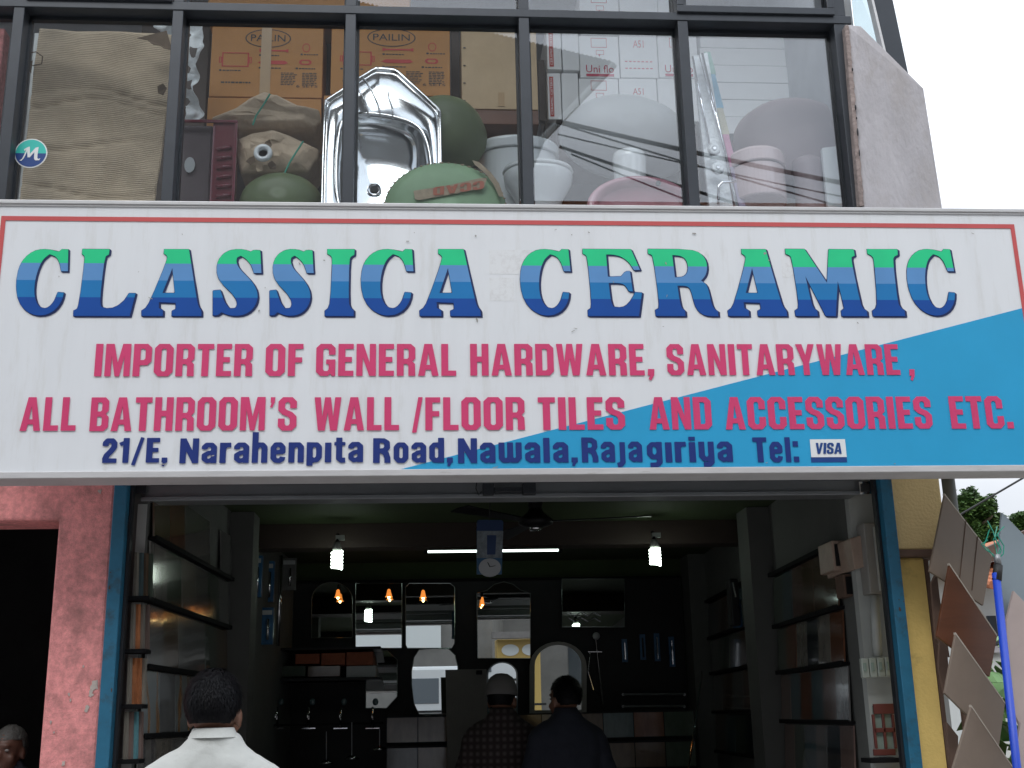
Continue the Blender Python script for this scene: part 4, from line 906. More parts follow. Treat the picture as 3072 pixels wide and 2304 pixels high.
tag(MB().prism([(x0, 5.5, z0), (x1 + .02, 5.5, z0), (x1 + .02, 5.5, z1 + .01), (x0, 5.5, z1 - .012)], (0, .03, 0)).build('white_board', 'ceramic_white', None, bevel=.003), 'narrow white board leaning inside the lower right window corner', 'board')
# pink wall piece and white column seen through the far left pane
pc = P(3, 60, 6.3); tag(MB().box(pc.x - .9, pc.x + .02, 6.3, 6.4, ZD, pc.z).build('pink_partition', 'pink_paint', None, bevel=.01), 'faded pink partition behind the far left pane', 'partition')

# --- big sheet of corrugated card wrapped round goods
def sheet_grid(c00, c10, c11, c01, nu, nv, dfun):  # corners: bottom-left, bottom-right, top-right, top-left
    m_ = MB(); vs = []
    for j in range(nv + 1):
        for i in range(nu + 1):
            a, b = i / nu, j / nv
            p = (Vector(c00) * (1 - a) + Vector(c10) * a) * (1 - b) + (Vector(c01) * (1 - a) + Vector(c11) * a) * b
            vs.append(p + Vector(dfun(a, b, p)))
    m_.add(vs, [[j * (nu + 1) + i, j * (nu + 1) + i + 1, (j + 1) * (nu + 1) + i + 1, (j + 1) * (nu + 1) + i] for j in range(nv) for i in range(nu)])
    return m_
def nz(p, s, seed=0): return noise.noise(Vector((p[0] * s + seed, p[1] * s, p[2] * s)))
def dcard(a, b, p):
    cre = sum(-.022 * math.exp(-((b - c - .03 * math.sin(a * 5 + c * 9)) / .008) ** 2) * (1 - .8 * abs(a - k)) for c, k in ((.16, .2), (.40, .1), (.60, .3), (.66, .9))) 
    return (nz(p, 3, 9) * .012, nz(p, 2.2) * .03 + nz(p, 7, 4) * .014 + nz(p, 20, 4) * .003 - cre + .06 * a * a, nz(p, 4, 30) * (.02 if b > .97 else .004))
cd_ = thing('cardboard_wrapping', 'large creased sheet of corrugated cardboard behind the left pane', 'cardboard', tuple(P(200, 440, 5.5)))
sh_ = sheet_grid(P(40, 480, 5.55), P(325, 480, 5.62), P(374, 66, 5.62), P(84, 63, 5.55), 60, 60, dcard).build('cardboard_sheet', 'corrugated', cd_, smooth=True)
so_ = sh_.modifiers.new('thick', 'SOLIDIFY'); so_.thickness = .006
# torn flaps
for (pts, y) in (([(296, 82), (360, 66), (372, 108), (355, 104), (345, 97), (330, 95), (318, 86)], 5.56), ([(340, 186), (352, 180), (360, 190), (352, 205), (341, 200)], 5.57), ([(55, 138), (70, 130), (66, 158)], 5.52)):
    MB().prism([P(u, v, y - .01 * (i % 2)) for i, (u, v) in enumerate(pts)], (0, .006, 0)).build('torn_flap', 'kraft_dark', cd_)
tag(MB().tube([P(56, 115, 5.5), P(78, 112, 5.48), P(92, 122, 5.48), P(90, 138, 5.5), P(70, 142, 5.5)], .003, 6).build('loose_string', 'kraft_dark', None), 'loop of loose string hanging on the cardboard sheet', 'string')
tag(MB().box(P(62, 250, 5.75).x, P(110, 250, 5.75).x, 5.72, 5.76, ZD, P(80, 78, 5.75).z).build('reflection_strip', 'house_white', None), 'tall pale strip standing in for a bright reflection at the left edge of the cardboard', 'reflection strip')  # pale strip modelled in place of a reflection on the pane
x0, x1, z0, z1 = pbox('', '', 290, 60, 440, 470, 6.4, .1)
tag(MB().box(x0, x1, 6.42, 6.5, ZD, z1 + .2).build('gap_shade', 'carton_gap', None), 'dark sheet standing in for the shaded gap between the cardboard and the orange cartons', 'sheet')  # dark sheet put in as the shade of the gap
# white plastic wrap
def dplas(a, b, p): return (nz(p, 9, 3) * .06 + nz(p, 22, 1) * .02, nz(p, 11, 7) * .07, nz(p, 8, 2) * .02)
pw = sheet_grid(P(392, 262, 5.75), P(420, 262, 5.75), P(440, 45, 5.75), P(330, 48, 5.75), 24, 60, dplas).build('plastic_wrap', 'plastic_bag', None, smooth=True)
so_ = pw.modifiers.new('thick', 'SOLIDIFY'); so_.thickness = .002
tag(pw, 'crumpled white plastic wrapping hanging between cardboard and orange carton', 'plastic wrap')
m_ = MB()
random.seed(8)
for k in range(5):
    u, v = 395 + random.uniform(0, 24), 75 + k * 36; pts = [P(u + random.uniform(4, 13) * math.cos(t), v + random.uniform(7, 17) * math.sin(t), 5.66) for t in [2 * math.pi * i / 9 for i in range(9)]]
    m_.prism(pts, (0, .004, 0))
tag(m_.build('torn_bag_pieces', 'carton_gap', None), 'dark torn bits of bag caught in the white plastic wrapping', 'plastic scraps', kind='stuff')
# --- maroon sink tray
tr_ = thing('maroon_sink', 'dark maroon sink unit with a ribbed drainer standing on edge behind the second pane', 'sink', tuple(P(440, 440, 5.6)))
x0, x1, z0, z1 = pbox('', '', 376, 262, 508, 470, 5.6, .1)
xr = P(455, 350, 5.6).x
MB().box(xr, x1, 5.6, 5.68, z0, z1).build('drainer', 'maroon', tr_, bevel=.012)
MB().box(x0 - .02, xr - .004, 5.63, 5.68, z0, z1 - .006).build('bowl_side', 'maroon_dull', tr_, bevel=.01)
MB().box(x0 - .02, x1 + .004, 5.585, 5.60, z1 - .012, z1 + .004).build('rim', 'maroon', tr_, bevel=.004)
MB().box(x1 - .010, x1 + .006, 5.58, 5.60, z0, z1 - .014).build('rim', 'maroon', tr_, bevel=.004)
for k in range(6):
    a, b = P(467, 322 + k * 20.5, 5.595), P(500, 318 + k * 20.5, 5.595)
    MB().tube([a, b], .0105, 8).build('rib', 'maroon', tr_, smooth=True)
c = P(410, 357, 5.622); MB().lathe([(0, 0), (.033, 0), (.033, .006), (0, .006)], c, 28, sx=.8, sy=1.3, M=rotm(R(90))).build('tap_hole_or_glint', 'ceramic_grey', tr_)  # pale disc stands in for a half-round reflection on the bowl side
# --- kraft paper parcels with basins
def parcel(pts, Y, dp, lab, seam):
    t = thing('paper_parcel', lab, 'parcel', tuple(P(pts[0][0], pts[0][1], Y)), 'basins wrapped in brown paper')
    q = [P(u, v, Y) for u, v in pts]; n = len(q); c = sum(q, Vector()) / n
    rg = [[c + (p - c) * .35 + Vector((0, -.05, 0)) for p in q], [c + (p - c) * .72 + Vector((0, -.045, 0)) for p in q], q, [c + (p - c) * 1.0 + Vector((0, dp, 0)) for p in q]]
    m_ = MB().rings(rg); o = m_.build('paper_wrap', 'kraft_paper', t, bevel=.012)
    rr_ = random.Random(len(pts)); 
    for v_ in o.data.vertices: v_.co += Vector((0, rr_.uniform(-.018, .018), 0))
    MB().tube([P(u, v, Y - .075 + i * 0) for i, (u, v) in enumerate(seam)], .005, 6).build('strap', 'strap_green', t)
    return t
parcel([(457, 258), (500, 236), (540, 212), (572, 200), (605, 206), (645, 226), (690, 240), (694, 262), (680, 278), (620, 280), (520, 278), (470, 268)], 5.72, .3, 'upper brown paper parcel tied with green strap', [(583, 203), (570, 225), (553, 250), (546, 270)])
t = parcel([(508, 330), (512, 300), (545, 290), (590, 279), (630, 292), (690, 320), (686, 342), (668, 372), (600, 380), (520, 376)], 5.66, .3, 'lower brown paper parcel torn open around a white ring', [(655, 305), (640, 328), (625, 352), (615, 374)])
c = P(569, 333, 5.55)
MB().lathe([(.024, 0), (.044, 0), (.048, .012), (.044, .026), (.026, .026), (.022, .012), (.024, 0)], c, 28, M=rotm(R(90))).build('white_ring', 'ceramic_white', t, smooth=True)
MB().lathe([(0, 0), (.024, 0), (.024, .004), (0, .004)], c + Vector((0, .012, 0)), 20, M=rotm(R(90))).build('ring_hole', 'kraft_dark', t)
random.seed(4)
for k, a0 in enumerate((.3, 1.3, 2.4, 3.5, 4.4, 5.4)):
    pts = [c + Vector((r_ * math.cos(a0 + da), .015 + .01 * (i % 2), r_ * math.sin(a0 + da))) for i, (r_, da) in enumerate(((.05, -.3), (.075, -.25), (.095, 0), (.08, .25), (.05, .3)))]
    MB().prism(pts, (0, .004, 0)).build('torn_paper', 'kraft_dark' if k % 2 else 'kraft_paper', t)
# --- basins: shells built as lathes
def basin(name, lab, m, c, rx, rz, dp, tilt=(90, 0), group=None, rim=True, cat='basin', n=48):
    """convex underside towards the street"""
    t = thing(name, lab, cat, tuple(c), group)
    pr = [(0, 1), (.25, .985), (.5, .93), (.7, .82), (.85, .62), (.95, .35), (1, .06), (1.02, 0), (1.0, -.03), (.96, 0), (.9, .25), (.7, .66), (.4, .85), (0, .9)]
    M = rotm(R(tilt[0]), R(tilt[1]), 0)
    MB().lathe([(r, h_ * dp) for r, h_ in pr], (0, 0, 0), n, sx=rx, sy=rz, M=M).build('bowl', m, t, smooth=True, local=True)
    return t
def cx(u, v, Y): return P(u, v, Y)
def rad(px, Y, v=300): return px / 2563 * Y * 1.1
basin('wash_basin', 'dark green oval basin with its underside out, below the paper parcels', 'ceramic_green', cx(607, 440, 5.66), rad(86, 5.66), rad(66, 5.66), .13, group='green basins')
basin('wash_basin', 'tall dark green basin leaning behind the right side of the steel sink', 'ceramic_green', cx(958, 300, 5.85), rad(93, 5.85), rad(92, 5.85), .2, (84, -28), group='green basins')
gb = basin('wash_basin', 'pale green round basin with torn brown tape, in front of the steel sink', 'ceramic_mint', cx(962, 452, 5.45), rad(128, 5.45), rad(106, 5.45), .06, group='green basins')
def disc_strip(pts_uv, Y, m, name, t, off=.003):
    MB().prism([P(u, v, Y) for u, v in pts_uv], (0, off, 0)).build(name, m, t)
mat('tape_old', (.36, .28, .19), .6, var=.25, vscale=30)
mat('ink_rust', (.42, .14, .09), .8)
disc_strip([(893, 412), (960, 402), (1036, 385), (1052, 384), (1046, 405), (985, 418), (905, 432), (896, 430)], 5.382, 'tape_old', 'tape_strip', gb)
disc_strip([(1020, 346), (1035, 350), (1060, 372), (1078, 396), (1088, 425), (1078, 424), (1066, 398), (1048, 374), (1026, 356)], 5.40, 'tape_old', 'tape_strip', gb)
lpw, wdw = word_loops('CCADIT', 'block', .1)
fill2d(lpw[:6], lambda x, y: tuple(P(1045 - x / wdw * 148, 408 + x / wdw * 20 - 18 * (1 - y), 5.379)), (0, -1, 0), 'tape_print', 'ink_rust', gb, .0006)
m_ = MB(); random.seed(21)
for k in range(26):
    a = math.pi * (.04 + .92 * k / 25); p = cx(962, 452, 5.45) + Vector((rad(128, 5.45) * math.cos(a) * 1.01, -.006, rad(106, 5.45) * math.sin(a) * 1.01))
    m_.ell(p, random.uniform(.004, .012), .004, random.uniform(.003, .006), 6, 4)
m_.build('glue_crumbs', 'tape_old', gb, kind='stuff')
basin('wash_basin', 'large pale grey oval basin leaning in front of the Uni flo cartons', 'ceramic_grey', cx(1352, 305, 5.95), rad(146, 5.95), rad(104, 5.95), .2, (80, 6), group='large basins leaning inside the window')
basin('wash_basin', 'large mauve grey basin behind the right window pane', 'ceramic_mauve', cx(1722, 322, 5.78), rad(142, 5.78), rad(128, 5.78), .16, (82, 0), group='large basins leaning inside the window')
pk = thing('wash_basin', 'dusky pink basin showing its inside at the bottom of the fourth pane', 'basin', tuple(cx(1385, 452, 5.5)), 'pink sanitary ware')
rxp, rzp = rad(118, 5.5), rad(82, 5.5)
MB().lathe([(1.0, -.01), (1.0, .02), (.97, .035), (.86, .03), (.8, .0), (.7, -.06), (.4, -.1), (0, -.11), (0, -.13), (.5, -.13), (.85, -.08)], (0, 0, 0), 48, sx=rxp, sy=rzp, M=rotm(R(76))).build('bowl', 'ceramic_pink', pk, smooth=True, local=True)
p = P(1422, 396, 5.45); MB().lathe([(0, 0), (.014, 0), (.014, .004), (0, .004)], p, 16, M=rotm(R(90))).build('tap_hole_or_glint', 'drain_black', pk)
# --- toilets
def toilet(lab, m, u0, u1, vlid, vlb, vb, ubc, ubr, vbt, Y, grp, bowl=True):
    c0 = P((u0 + u1) / 2, vb, Y); w = (P(u1, vlid, Y).x - P(u0, vlid, Y).x) / 2; zt = P((u0 + u1) / 2, vlid, Y).z; zl_ = P((u0 + u1) / 2, vlb, Y).z; z0 = ZD
    t = thing('toilet', lab, 'toilet', (c0.x, Y, z0), grp)
    def dsh(s, y0=0):   # rounded front outline
        o = []
        for k in range(24):
            a = math.pi + math.pi * k / 23; o.append((c0.x + s * w * math.cos(a), Y + .09 + s * .16 * math.sin(a)))
        return o + [(c0.x + s * w, Y + .14), (c0.x - s * w, Y + .14)]
    b0, l0 = dsh(.96), dsh(1.02)
    MB().rings([[(x, y, z0 + .1) for x, y in b0], [(x, y, zl_ - .002) for x, y in b0]]).build('cistern', m, t, bevel=.01)
    hz = zt - zl_
    MB().rings([[(x, y, zl_) for x, y in l0], [(x, y, zl_ + hz * .8) for x, y in l0], [(x, y, zt) for x, y in dsh(.97)], [(x, y, zt + .008) for x, y in dsh(.8)]]).build('cistern_lid', m, t, bevel=.006)
    if bowl:
        p = P(ubc, vbt, Y - .12); r_ = ubr / 2563 * Y * 1.12
        MB().lathe([(.0, -.34), (.5, -.34), (.55, -.2), (.72, -.12), (.95, -.05), (1.0, -.0), (1.0, .012), (.97, .022), (.8, .025), (0, .028)], (p.x, Y - .12, p.z - .035), 40, sx=r_, sy=r_ * .8).build('bowl', m, t, smooth=True)
        MB().lathe([(.0, .0), (1.0, .0), (1.03, .008), (1.0, .022), (.9, .028), (0, .03)], (p.x, Y - .12, p.z - .012), 40, sx=r_, sy=r_ * .8).build('seat_cover', m, t, smooth=True)
    return t
toilet('white toilet with rounded cistern standing right of the pale green basin', 'ceramic_white', 1032, 1212, 302, 326, 430, 1162, 72, 372, 5.85, 'toilets behind the glass')
toilet('pale pinkish toilet cistern in front of the big mauve basin', 'ceramic_shell', 1588, 1712, 326, 356, 440, 0, 0, 0, 5.47, 'toilets behind the glass', bowl=False)
def pedestal(lab, m, u, v, w, Y):
    p = P(u, v, Y); t = thing('basin_pedestal', lab, 'pedestal', (p.x, Y, ZD), 'basin pedestals'); h_ = p.z - ZD
    MB().lathe([(w * 1.15, 0), (w * .95, .1), (w * .88, h_ * .5), (w * .95, h_ - .05), (w * .9, h_ - .015), (w * .7, h_), (0, h_)], (0, 0, 0), 32).build('shaft', m, t, smooth=True, local=True)
pedestal('white fluted pedestal in front of the large grey basin', 'ceramic_white', 1358, 330, .095, 5.66)
pedestal('mauve pedestal between the cistern and the white board', 'ceramic_mauve', 1742, 345, .085, 5.6)
# --- bright plastic-wrapped aluminium pack leaning
al = thing('wrapped_rail_pack', 'tall clear plastic pack of shiny rails with coloured card strip, leaning in the window', 'rail pack', tuple(P(1545, 440, 5.5)))
def quadp(pts, Y0, off, nm, m, b=0): MB().prism([P(u, v, Y0 + (440 - v) * .0003) for u, v in pts], (0, off, 0)).build(nm, m, al, bevel=b)
quadp([(1498, 122), (1528, 112), (1584, 446), (1532, 446)], 5.46, .03, 'clear_sleeve', 'plastic_clear', .003)
for a_, b_, w in (((1496, 122), (1536, 330), .006), ((1517, 116), (1592, 446), .007), ((1510, 118), (1570, 350), .003)):
    MB().tube([P(*a_, 5.44 + (440 - a_[1]) * .0003), P(*b_, 5.44 + (440 - b_[1]) * .0003)], w, 8).build('rail', 'chrome', al, smooth=True)
cl = [('card_green', (.18, .36, .30)), ('card_blue', (.12, .38, .55)), ('card_sand', (.45, .42, .30)), ('card_pink', (.50, .20, .32)), ('card_mauve', (.36, .30, .40))]
vs_ = [112, 160, 233, 290, 360, 446]
for (nm, co), va_, vb2 in zip(cl, vs_[:-1], vs_[1:]):
    mat(nm, co, .5, var=.1, vscale=20)
    f0 = lambda v: 1517 + (v - 112) * .225 + 4
    quadp([(f0(va_), va_), (f0(va_) + 13, va_), (f0(vb2) + 15, vb2), (f0(vb2), vb2)], 5.475, .006, 'card_strip', nm)
for v in (325, 366):
    p = P(1541 + (v - 325) * .2, v, 5.43); MB().lathe([(.008, .0), (.03, .0), (.034, .01), (.03, .02), (.012, .022), (.008, .012)], p, 24, M=rotm(R(90))).build('roller_wheel', 'plastic_clear', al, smooth=True)
    MB().lathe([(0, 0), (.008, 0), (.008, .028), (0, .028)], p, 12, M=rotm(R(90))).build('roller_pin', 'chrome', al)
MB().tube([P(1552, 440, 5.42), P(1552, 402, 5.42), P(1560, 394, 5.42), P(1590, 391, 5.42)], .008, 8).build('bent_arm', 'chrome', al, smooth=True)
# --- round badge on the left pane
bd = thing('round_sticker', 'round teal and navy sticker with a white letter M on the left pane', 'sticker', tuple(P(66.5, 331, 5.32)))
c = P(66.5, 331, 5.322); rr = (P(102, 331, 5.32).x - P(31, 331, 5.32).x) / 2
def arc(cx_, cz_, r, a0, a1, n=24): return [(cx_ + r * math.cos(a0 + (a1 - a0) * k / n), cz_ + r * math.sin(a0 + (a1 - a0) * k / n)) for k in range(n + 1)]
MB().prism([(x, 5.3225, z) for x, z in arc(c.x, c.z, rr, 0, 2 * math.pi, 40)[:-1]], (0, .002, 0)).build('sticker_disc', 'badge_white', bd)
for nm, m, a0, a1 in (('upper_half', 'teal', 0, math.pi), ('lower_half', 'navy_badge', math.pi, 2 * math.pi)):
    MB().prism([(x, 5.3215, z) for x, z in arc(c.x, c.z, rr * .93, a0 - (.08 if nm == 'lower_half' else -.08) * 0, a1)], (0, .0009, 0)).build(nm, m, bd)
Mg = [(.02,.0),(.10,.04),(.16,.10),(.30,.70),(.22,.62),(.20,.72),(.34,.86),(.44,.90),(.47,.42),(.70,.84),(.82,.88),(.80,.20),(.84,.10),(.94,.14),(.90,.02),(.74,.0),(.66,.10),(.66,.55),(.48,.2),(.38,.2),(.34,.62),(.24,.16),(.12,-.04)]
fill2d([smooth_loop(Mg, 1, 40)], lambda x, y: (c.x - rr * .70 + x * rr * 1.4, 5.3205, c.z - rr * .5 + y * rr * 1.05), (0, -1, 0), 'letter', 'badge_white', bd, .0005)

# --- stainless steel sink
sk = thing('steel_sink', 'shiny stainless steel sink with fan-shaped drainer standing upright behind the third mullion', 'sink', tuple(P(820, 440, 5.46)))
YK = 5.46
outline = [(811, 143), (856, 147), (905, 192), (953, 236), (955, 345), (958, 470), (900, 492), (840, 497), (780, 497), (720, 492), (692, 470), (695, 345), (700, 216), (735, 193), (766, 171)]
def resample(lp, n, start):
    pts = [Vector((a, b, 0)) for a, b in lp]; L_ = [0]
    for a, b in zip(pts, pts[1:] + pts[:1]): L_.append(L_[-1] + (b - a).length)
    o = []
    cxy = Vector(start)
    # by angle about centre
    for k in range(n):
        an = 2 * math.pi * k / n; d_ = Vector((math.cos(an), math.sin(an), 0)); best = None
        for a, b in zip(pts, pts[1:] + pts[:1]):
            e = b - a; den = d_.x * e.y - d_.y * e.x
            if abs(den) < 1e-9: continue
            w = a - cxy; t = (w.x * e.y - w.y * e.x) / den; s_ = (w.x * d_.y - w.y * d_.x) / den
            if t > 0 and -1e-6 <= s_ <= 1 + 1e-6 and (best is None or t < best): best = t
        o.append(cxy + d_ * (best or 1))
    return o
NS = 128; CT = (822, 350, 0)
def PK(u, v, dy=0): return P(u, v, YK + (470 - v) * .0006) + Vector((0, dy, 0))
ol = resample(outline, NS, CT)
bw = [(737, 300), (742, 268), (760, 253), (800, 251), (850, 258), (895, 273), (915, 300), (925, 350), (928, 420), (915, 455), (820, 465), (745, 455), (733, 420), (732, 350)]
bl = resample(smooth_loop(bw, 2, 80), NS, CT)
cc = Vector(CT)
def rg_(base, s, dy, c_=cc):
    return [PK((c_ + (q - c_) * s).x, (c_ + (q - c_) * s).y, dy) for q in base]
def mixr(s, dy): return [PK(*(ol[k] * (1 - s) + bl[k] * s).xy, dy) for k in range(NS)]
fl = [Vector((830, 385, 0)) + (q - cc) * .68 for q in bl]
def flr(s, dy): return [PK(*(Vector((806, 383, 0)) + (q - Vector((806, 383, 0))) * s).xy, dy) for q in fl]
rings_ = [rg_(ol, 1, .05), rg_(ol, 1, .0), rg_(ol, .99, -.006), rg_(ol, .965, -.006), rg_(ol, .955, .004), rg_(ol, .94, .006), rg_(ol, .925, -.002), mixr(.5, -.001), mixr(.8, .0), rg_(bl, 1.09, -.007), rg_(bl, 1.05, -.007), rg_(bl, 1.0, .008), rg_(bl, .97, .05)]
rings_ += [[PK(*(bl[k] * (1 - t) * 1 + fl[k] * t).xy, .05 + .085 * t ** .7) for k in range(NS)] for t in (.35, .7, .92, 1.)]
rings_ += [flr(.8, .14), flr(.5, .145), flr(.2, .148), flr(.05, .15)]
MB().rings(rings_, close_a=False).build('bowl', 'steel_bright', sk, smooth=True)
for pts in (((771, 252), (766, 232), (758, 215), (748, 202)), ((797, 254), (791, 225), (780, 203), (766, 184)), ((823, 256), (816, 225), (803, 196), (784, 168)), ((848, 258), (848, 235), (840, 212), (838, 196))):
    q = [PK(u, v, -.003) for u, v in pts]; MB().tube(q, [.006, .005, .0045, .003], 8).build('rib', 'steel_rib', sk, smooth=True)
d0 = PK(806, 384, .142)
MB().lathe([(0, 0), (.028, 0), (.034, .004), (.036, .009), (.03, .010), (.024, .005), (0, .005)], d0, 28, M=rotm(R(90))).build('drain', 'chrome', sk, smooth=True)
MB().lathe([(0, 0), (.019, 0), (.019, .008), (0, .008)], d0 - Vector((0, .004, 0)), 20, M=rotm(R(90))).build('drain_hole', 'drain_black', sk)

# ================================================================== INSIDE THE SHOP: tile displays on the side walls
random.seed(12)
def muted(c, s=1.): return tuple(max(.0, x * s) for x in c)
tile_cols = {'tc_brown': (.11, .075, .05), 'tc_grey': (.16, .16, .155), 'tc_cream': (.21, .195, .165), 'tc_teal': (.07, .11, .12), 'tc_dark': (.03, .036, .04), 'tc_rust': (.15, .065, .035), 'tc_rose': (.165, .115, .10), 'tc_green': (.07, .09, .07)}
for k, c in tile_cols.items(): mat(k, c, .12, var=.22, vscale=14, stretch=(1, 1, .35), coat=.5)
def veined(name, a, b):
    m = mat(name, a, .12, coat=.5); t = m.node_tree; bs = t.nodes['Principled BSDF']
    tcn = t.nodes.new('ShaderNodeTexCoord'); w = t.nodes.new('ShaderNodeTexWave'); w.bands_direction = 'Y'; w.inputs['Scale'].default_value = 2.2; w.inputs['Distortion'].default_value = 7; w.inputs['Detail'].default_value = 3; w.inputs['Detail Scale'].default_value = 1.6
    mp_ = t.nodes.new('ShaderNodeMapping'); mp_.inputs['Scale'].default_value = (1, 1, .5); t.links.new(tcn.outputs['Object'], mp_.inputs['Vector']); t.links.new(mp_.outputs['Vector'], w.inputs['Vector'])
    r_ = t.nodes.new('ShaderNodeValToRGB'); r_.color_ramp.elements[0].position = .78; r_.color_ramp.elements[0].color = (*a, 1); r_.color_ramp.elements[1].position = .97; r_.color_ramp.elements[1].color = (*b, 1)
    t.links.new(w.outputs['Fac'], r_.inputs['Fac']); t.links.new(r_.outputs['Color'], bs.inputs['Base Color'])
veined('tc_vein', (.22, .24, .23), (.30, .15, .05))
veined('tc_vein_grey', (.19, .185, .17), (.12, .12, .12))
ledgesL = [((322, 1159), (541, 1277)), ((290, 1282), (510, 1365)), ((304, 1439), (436, 1455)), ((298, 1588), (412, 1581))]
ledgesR = [((1880, 1143), (1654, 1247)), ((1922, 1290), (1663, 1349)), ((1922, 1420), (1671, 1451)), ((1922, 1561), (1675, 1553))]
def ledge_z(lst, x0): return [(PX(*a, x0).z + PX(*b, x0).z) / 2 for a, b in lst]
zLs, zRs = ledge_z(ledgesL, XL), ledge_z(ledgesR, XR)
def tile_rack(name, lab, x0, s, zs, cols, y0, y1):
    t = thing(name, lab, 'tile display', (wallx(x0, y0), y0, FL), 'tile display walls inside the shop')
    dz = [zs[i] - zs[i + 1] for i in range(len(zs) - 1)]; zz = [zs[0] + dz[0] * .96] + zs + [zs[-1] - dz[-1]]
    for r_ in range(len(zz) - 1):
        zlo, zhi = zz[r_ + 1], zz[r_] - .022
        row = cols[r_]; n_ = len(row); w = (y1 - y0) / n_
        for k in range(n_):
            ya, yb = y0 + k * w + .001, y0 + (k + 1) * w - .001
            if row[k] is None: continue
            a, b = wallx(x0, ya), wallx(x0, yb); bo, to = s * (.02 + random.uniform(0, .004)), s * .006; th_ = s * .008
            MB().hexa([(a + bo, ya, zlo), (a + bo + th_, ya, zlo), (b + bo + th_, yb, zlo), (b + bo, yb, zlo), (a + to, ya, zhi), (a + to + th_, ya, zhi), (b + to + th_, yb, zhi), (b + to, yb, zhi)]).build('tile_panel', row[k], t)
        skewbox(x0, s * .036, y0 - .0, y1 + .02, zlo - .016, zlo - .002).build('ledge', 'ledge_black', t, bevel=.002)
        skewbox(x0 + s * .0362, s * .004, y0 - .0, y1 + .02, zlo - .016, zlo + .006).build('ledge_lip', 'ledge_black', t)
    return t
V, VG = 'tc_vein', 'tc_vein_grey'
tile_rack('tile_display', 'left wall of tall tile panels standing on black ledges behind the man in white', XL, 1, zLs,
    [['tc_brown', 'tc_rust', 'tc_grey', 'tc_grey', None, 'tc_grey'], [VG, 'tc_green', 'tc_cream', 'tc_grey', 'tc_green', 'tc_grey'], ['tc_grey', 'tc_brown', 'tc_grey', 'tc_grey', 'tc_green', 'tc_brown'], [V, 'tc_grey', V, 'tc_grey', 'tc_brown', 'tc_grey'], [VG, 'tc_cream', VG, V, 'tc_grey', 'tc_cream']], 5.50, 7.22)
tile_rack('tile_display', 'right wall of striped coloured tile panels on black ledges before the column', XR, -1, zRs,
    [[None, None, None, None, None, None], ['tc_brown', 'tc_brown', 'tc_brown', 'tc_rose', 'tc_teal', 'tc_green'], ['tc_rust', 'tc_cream', 'tc_dark', 'tc_cream', 'tc_rust', 'tc_green'], ['tc_grey', 'tc_rose', 'tc_teal', 'tc_rust', 'tc_teal', 'tc_rose'], ['tc_rose', 'tc_dark', 'tc_grey', 'tc_teal', 'tc_green', 'tc_rose']], 5.85, 7.22)
# rear racks past the columns
zr2 = [PX(1530, 1300, XR).z, PX(1540, 1377, XR).z, PX(1550, 1452, XR).z, PX(1560, 1536, XR).z]
tile_rack('tile_display', 'rear right rack of dull grey and brown tile panels past the column', XR, -1, zr2, [[None] * 5, ['tc_grey', 'tc_teal', 'tc_grey', 'tc_brown', 'tc_dark'], ['tc_teal', 'tc_brown', 'tc_grey', 'tc_green', 'tc_grey'], ['tc_rose', 'tc_rose', 'tc_grey', 'tc_brown', 'tc_grey'], ['tc_brown', 'tc_dark', 'tc_green', 'tc_teal', 'tc_brown']], 7.55, 9.4)
# narrow sample rack on the left pier
sr = thing('sample_rack', 'narrow rack of slanting decor tile strips on the white left pier', 'tile rack', (xp0, 5.6, FL))
zsr = [zw(290, v, 5.38) for v in (1288, 1402, 1521, 1640, 1700)]; xa0 = xw(285, 1400, 5.5)
mats_sr = [['tc_cream', 'tc_teal', 'tc_brown', 'tc_green'], ['tc_cream', 'print_orange', 'tc_cream', 'tc_rose'], ['tc_cream', 'print_orange', 'print_orange', 'tc_cream'], ['tc_cream', 'tc_rose', 'print_teal', 'tc_rose'], ['tc_cream', 'print_teal', 'tc_rose', 'print_orange']]
for r_, z in enumerate(zsr):
    a, b = P(266, 1402, 5.38).x, P(317, 1402, 5.38).x
    MB().box(a + .0, b, 5.36, 5.468, z - .018, z).build('ledge', 'ledge_black', sr, bevel=.002)
    hgt = (zsr[0] - zsr[1]) * .86 if r_ < 4 else .02
    for k in range(4):
        x = a + .03 + k * .017; y = 5.375 + k * .016
        m_ = MB().hexa([(x, y, z + .001), (x + .013, y - .004, z + .001), (x + .019, y + .015, z + .001), (x + .006, y + .018, z + .001), (x - .012, y + .02, z + hgt), (x + .001, y + .016, z + hgt), (x + .007, y + .03, z + hgt), (x - .006, y + .034, z + hgt)])
        m_.build('tile_strip', mats_sr[r_][k], sr)
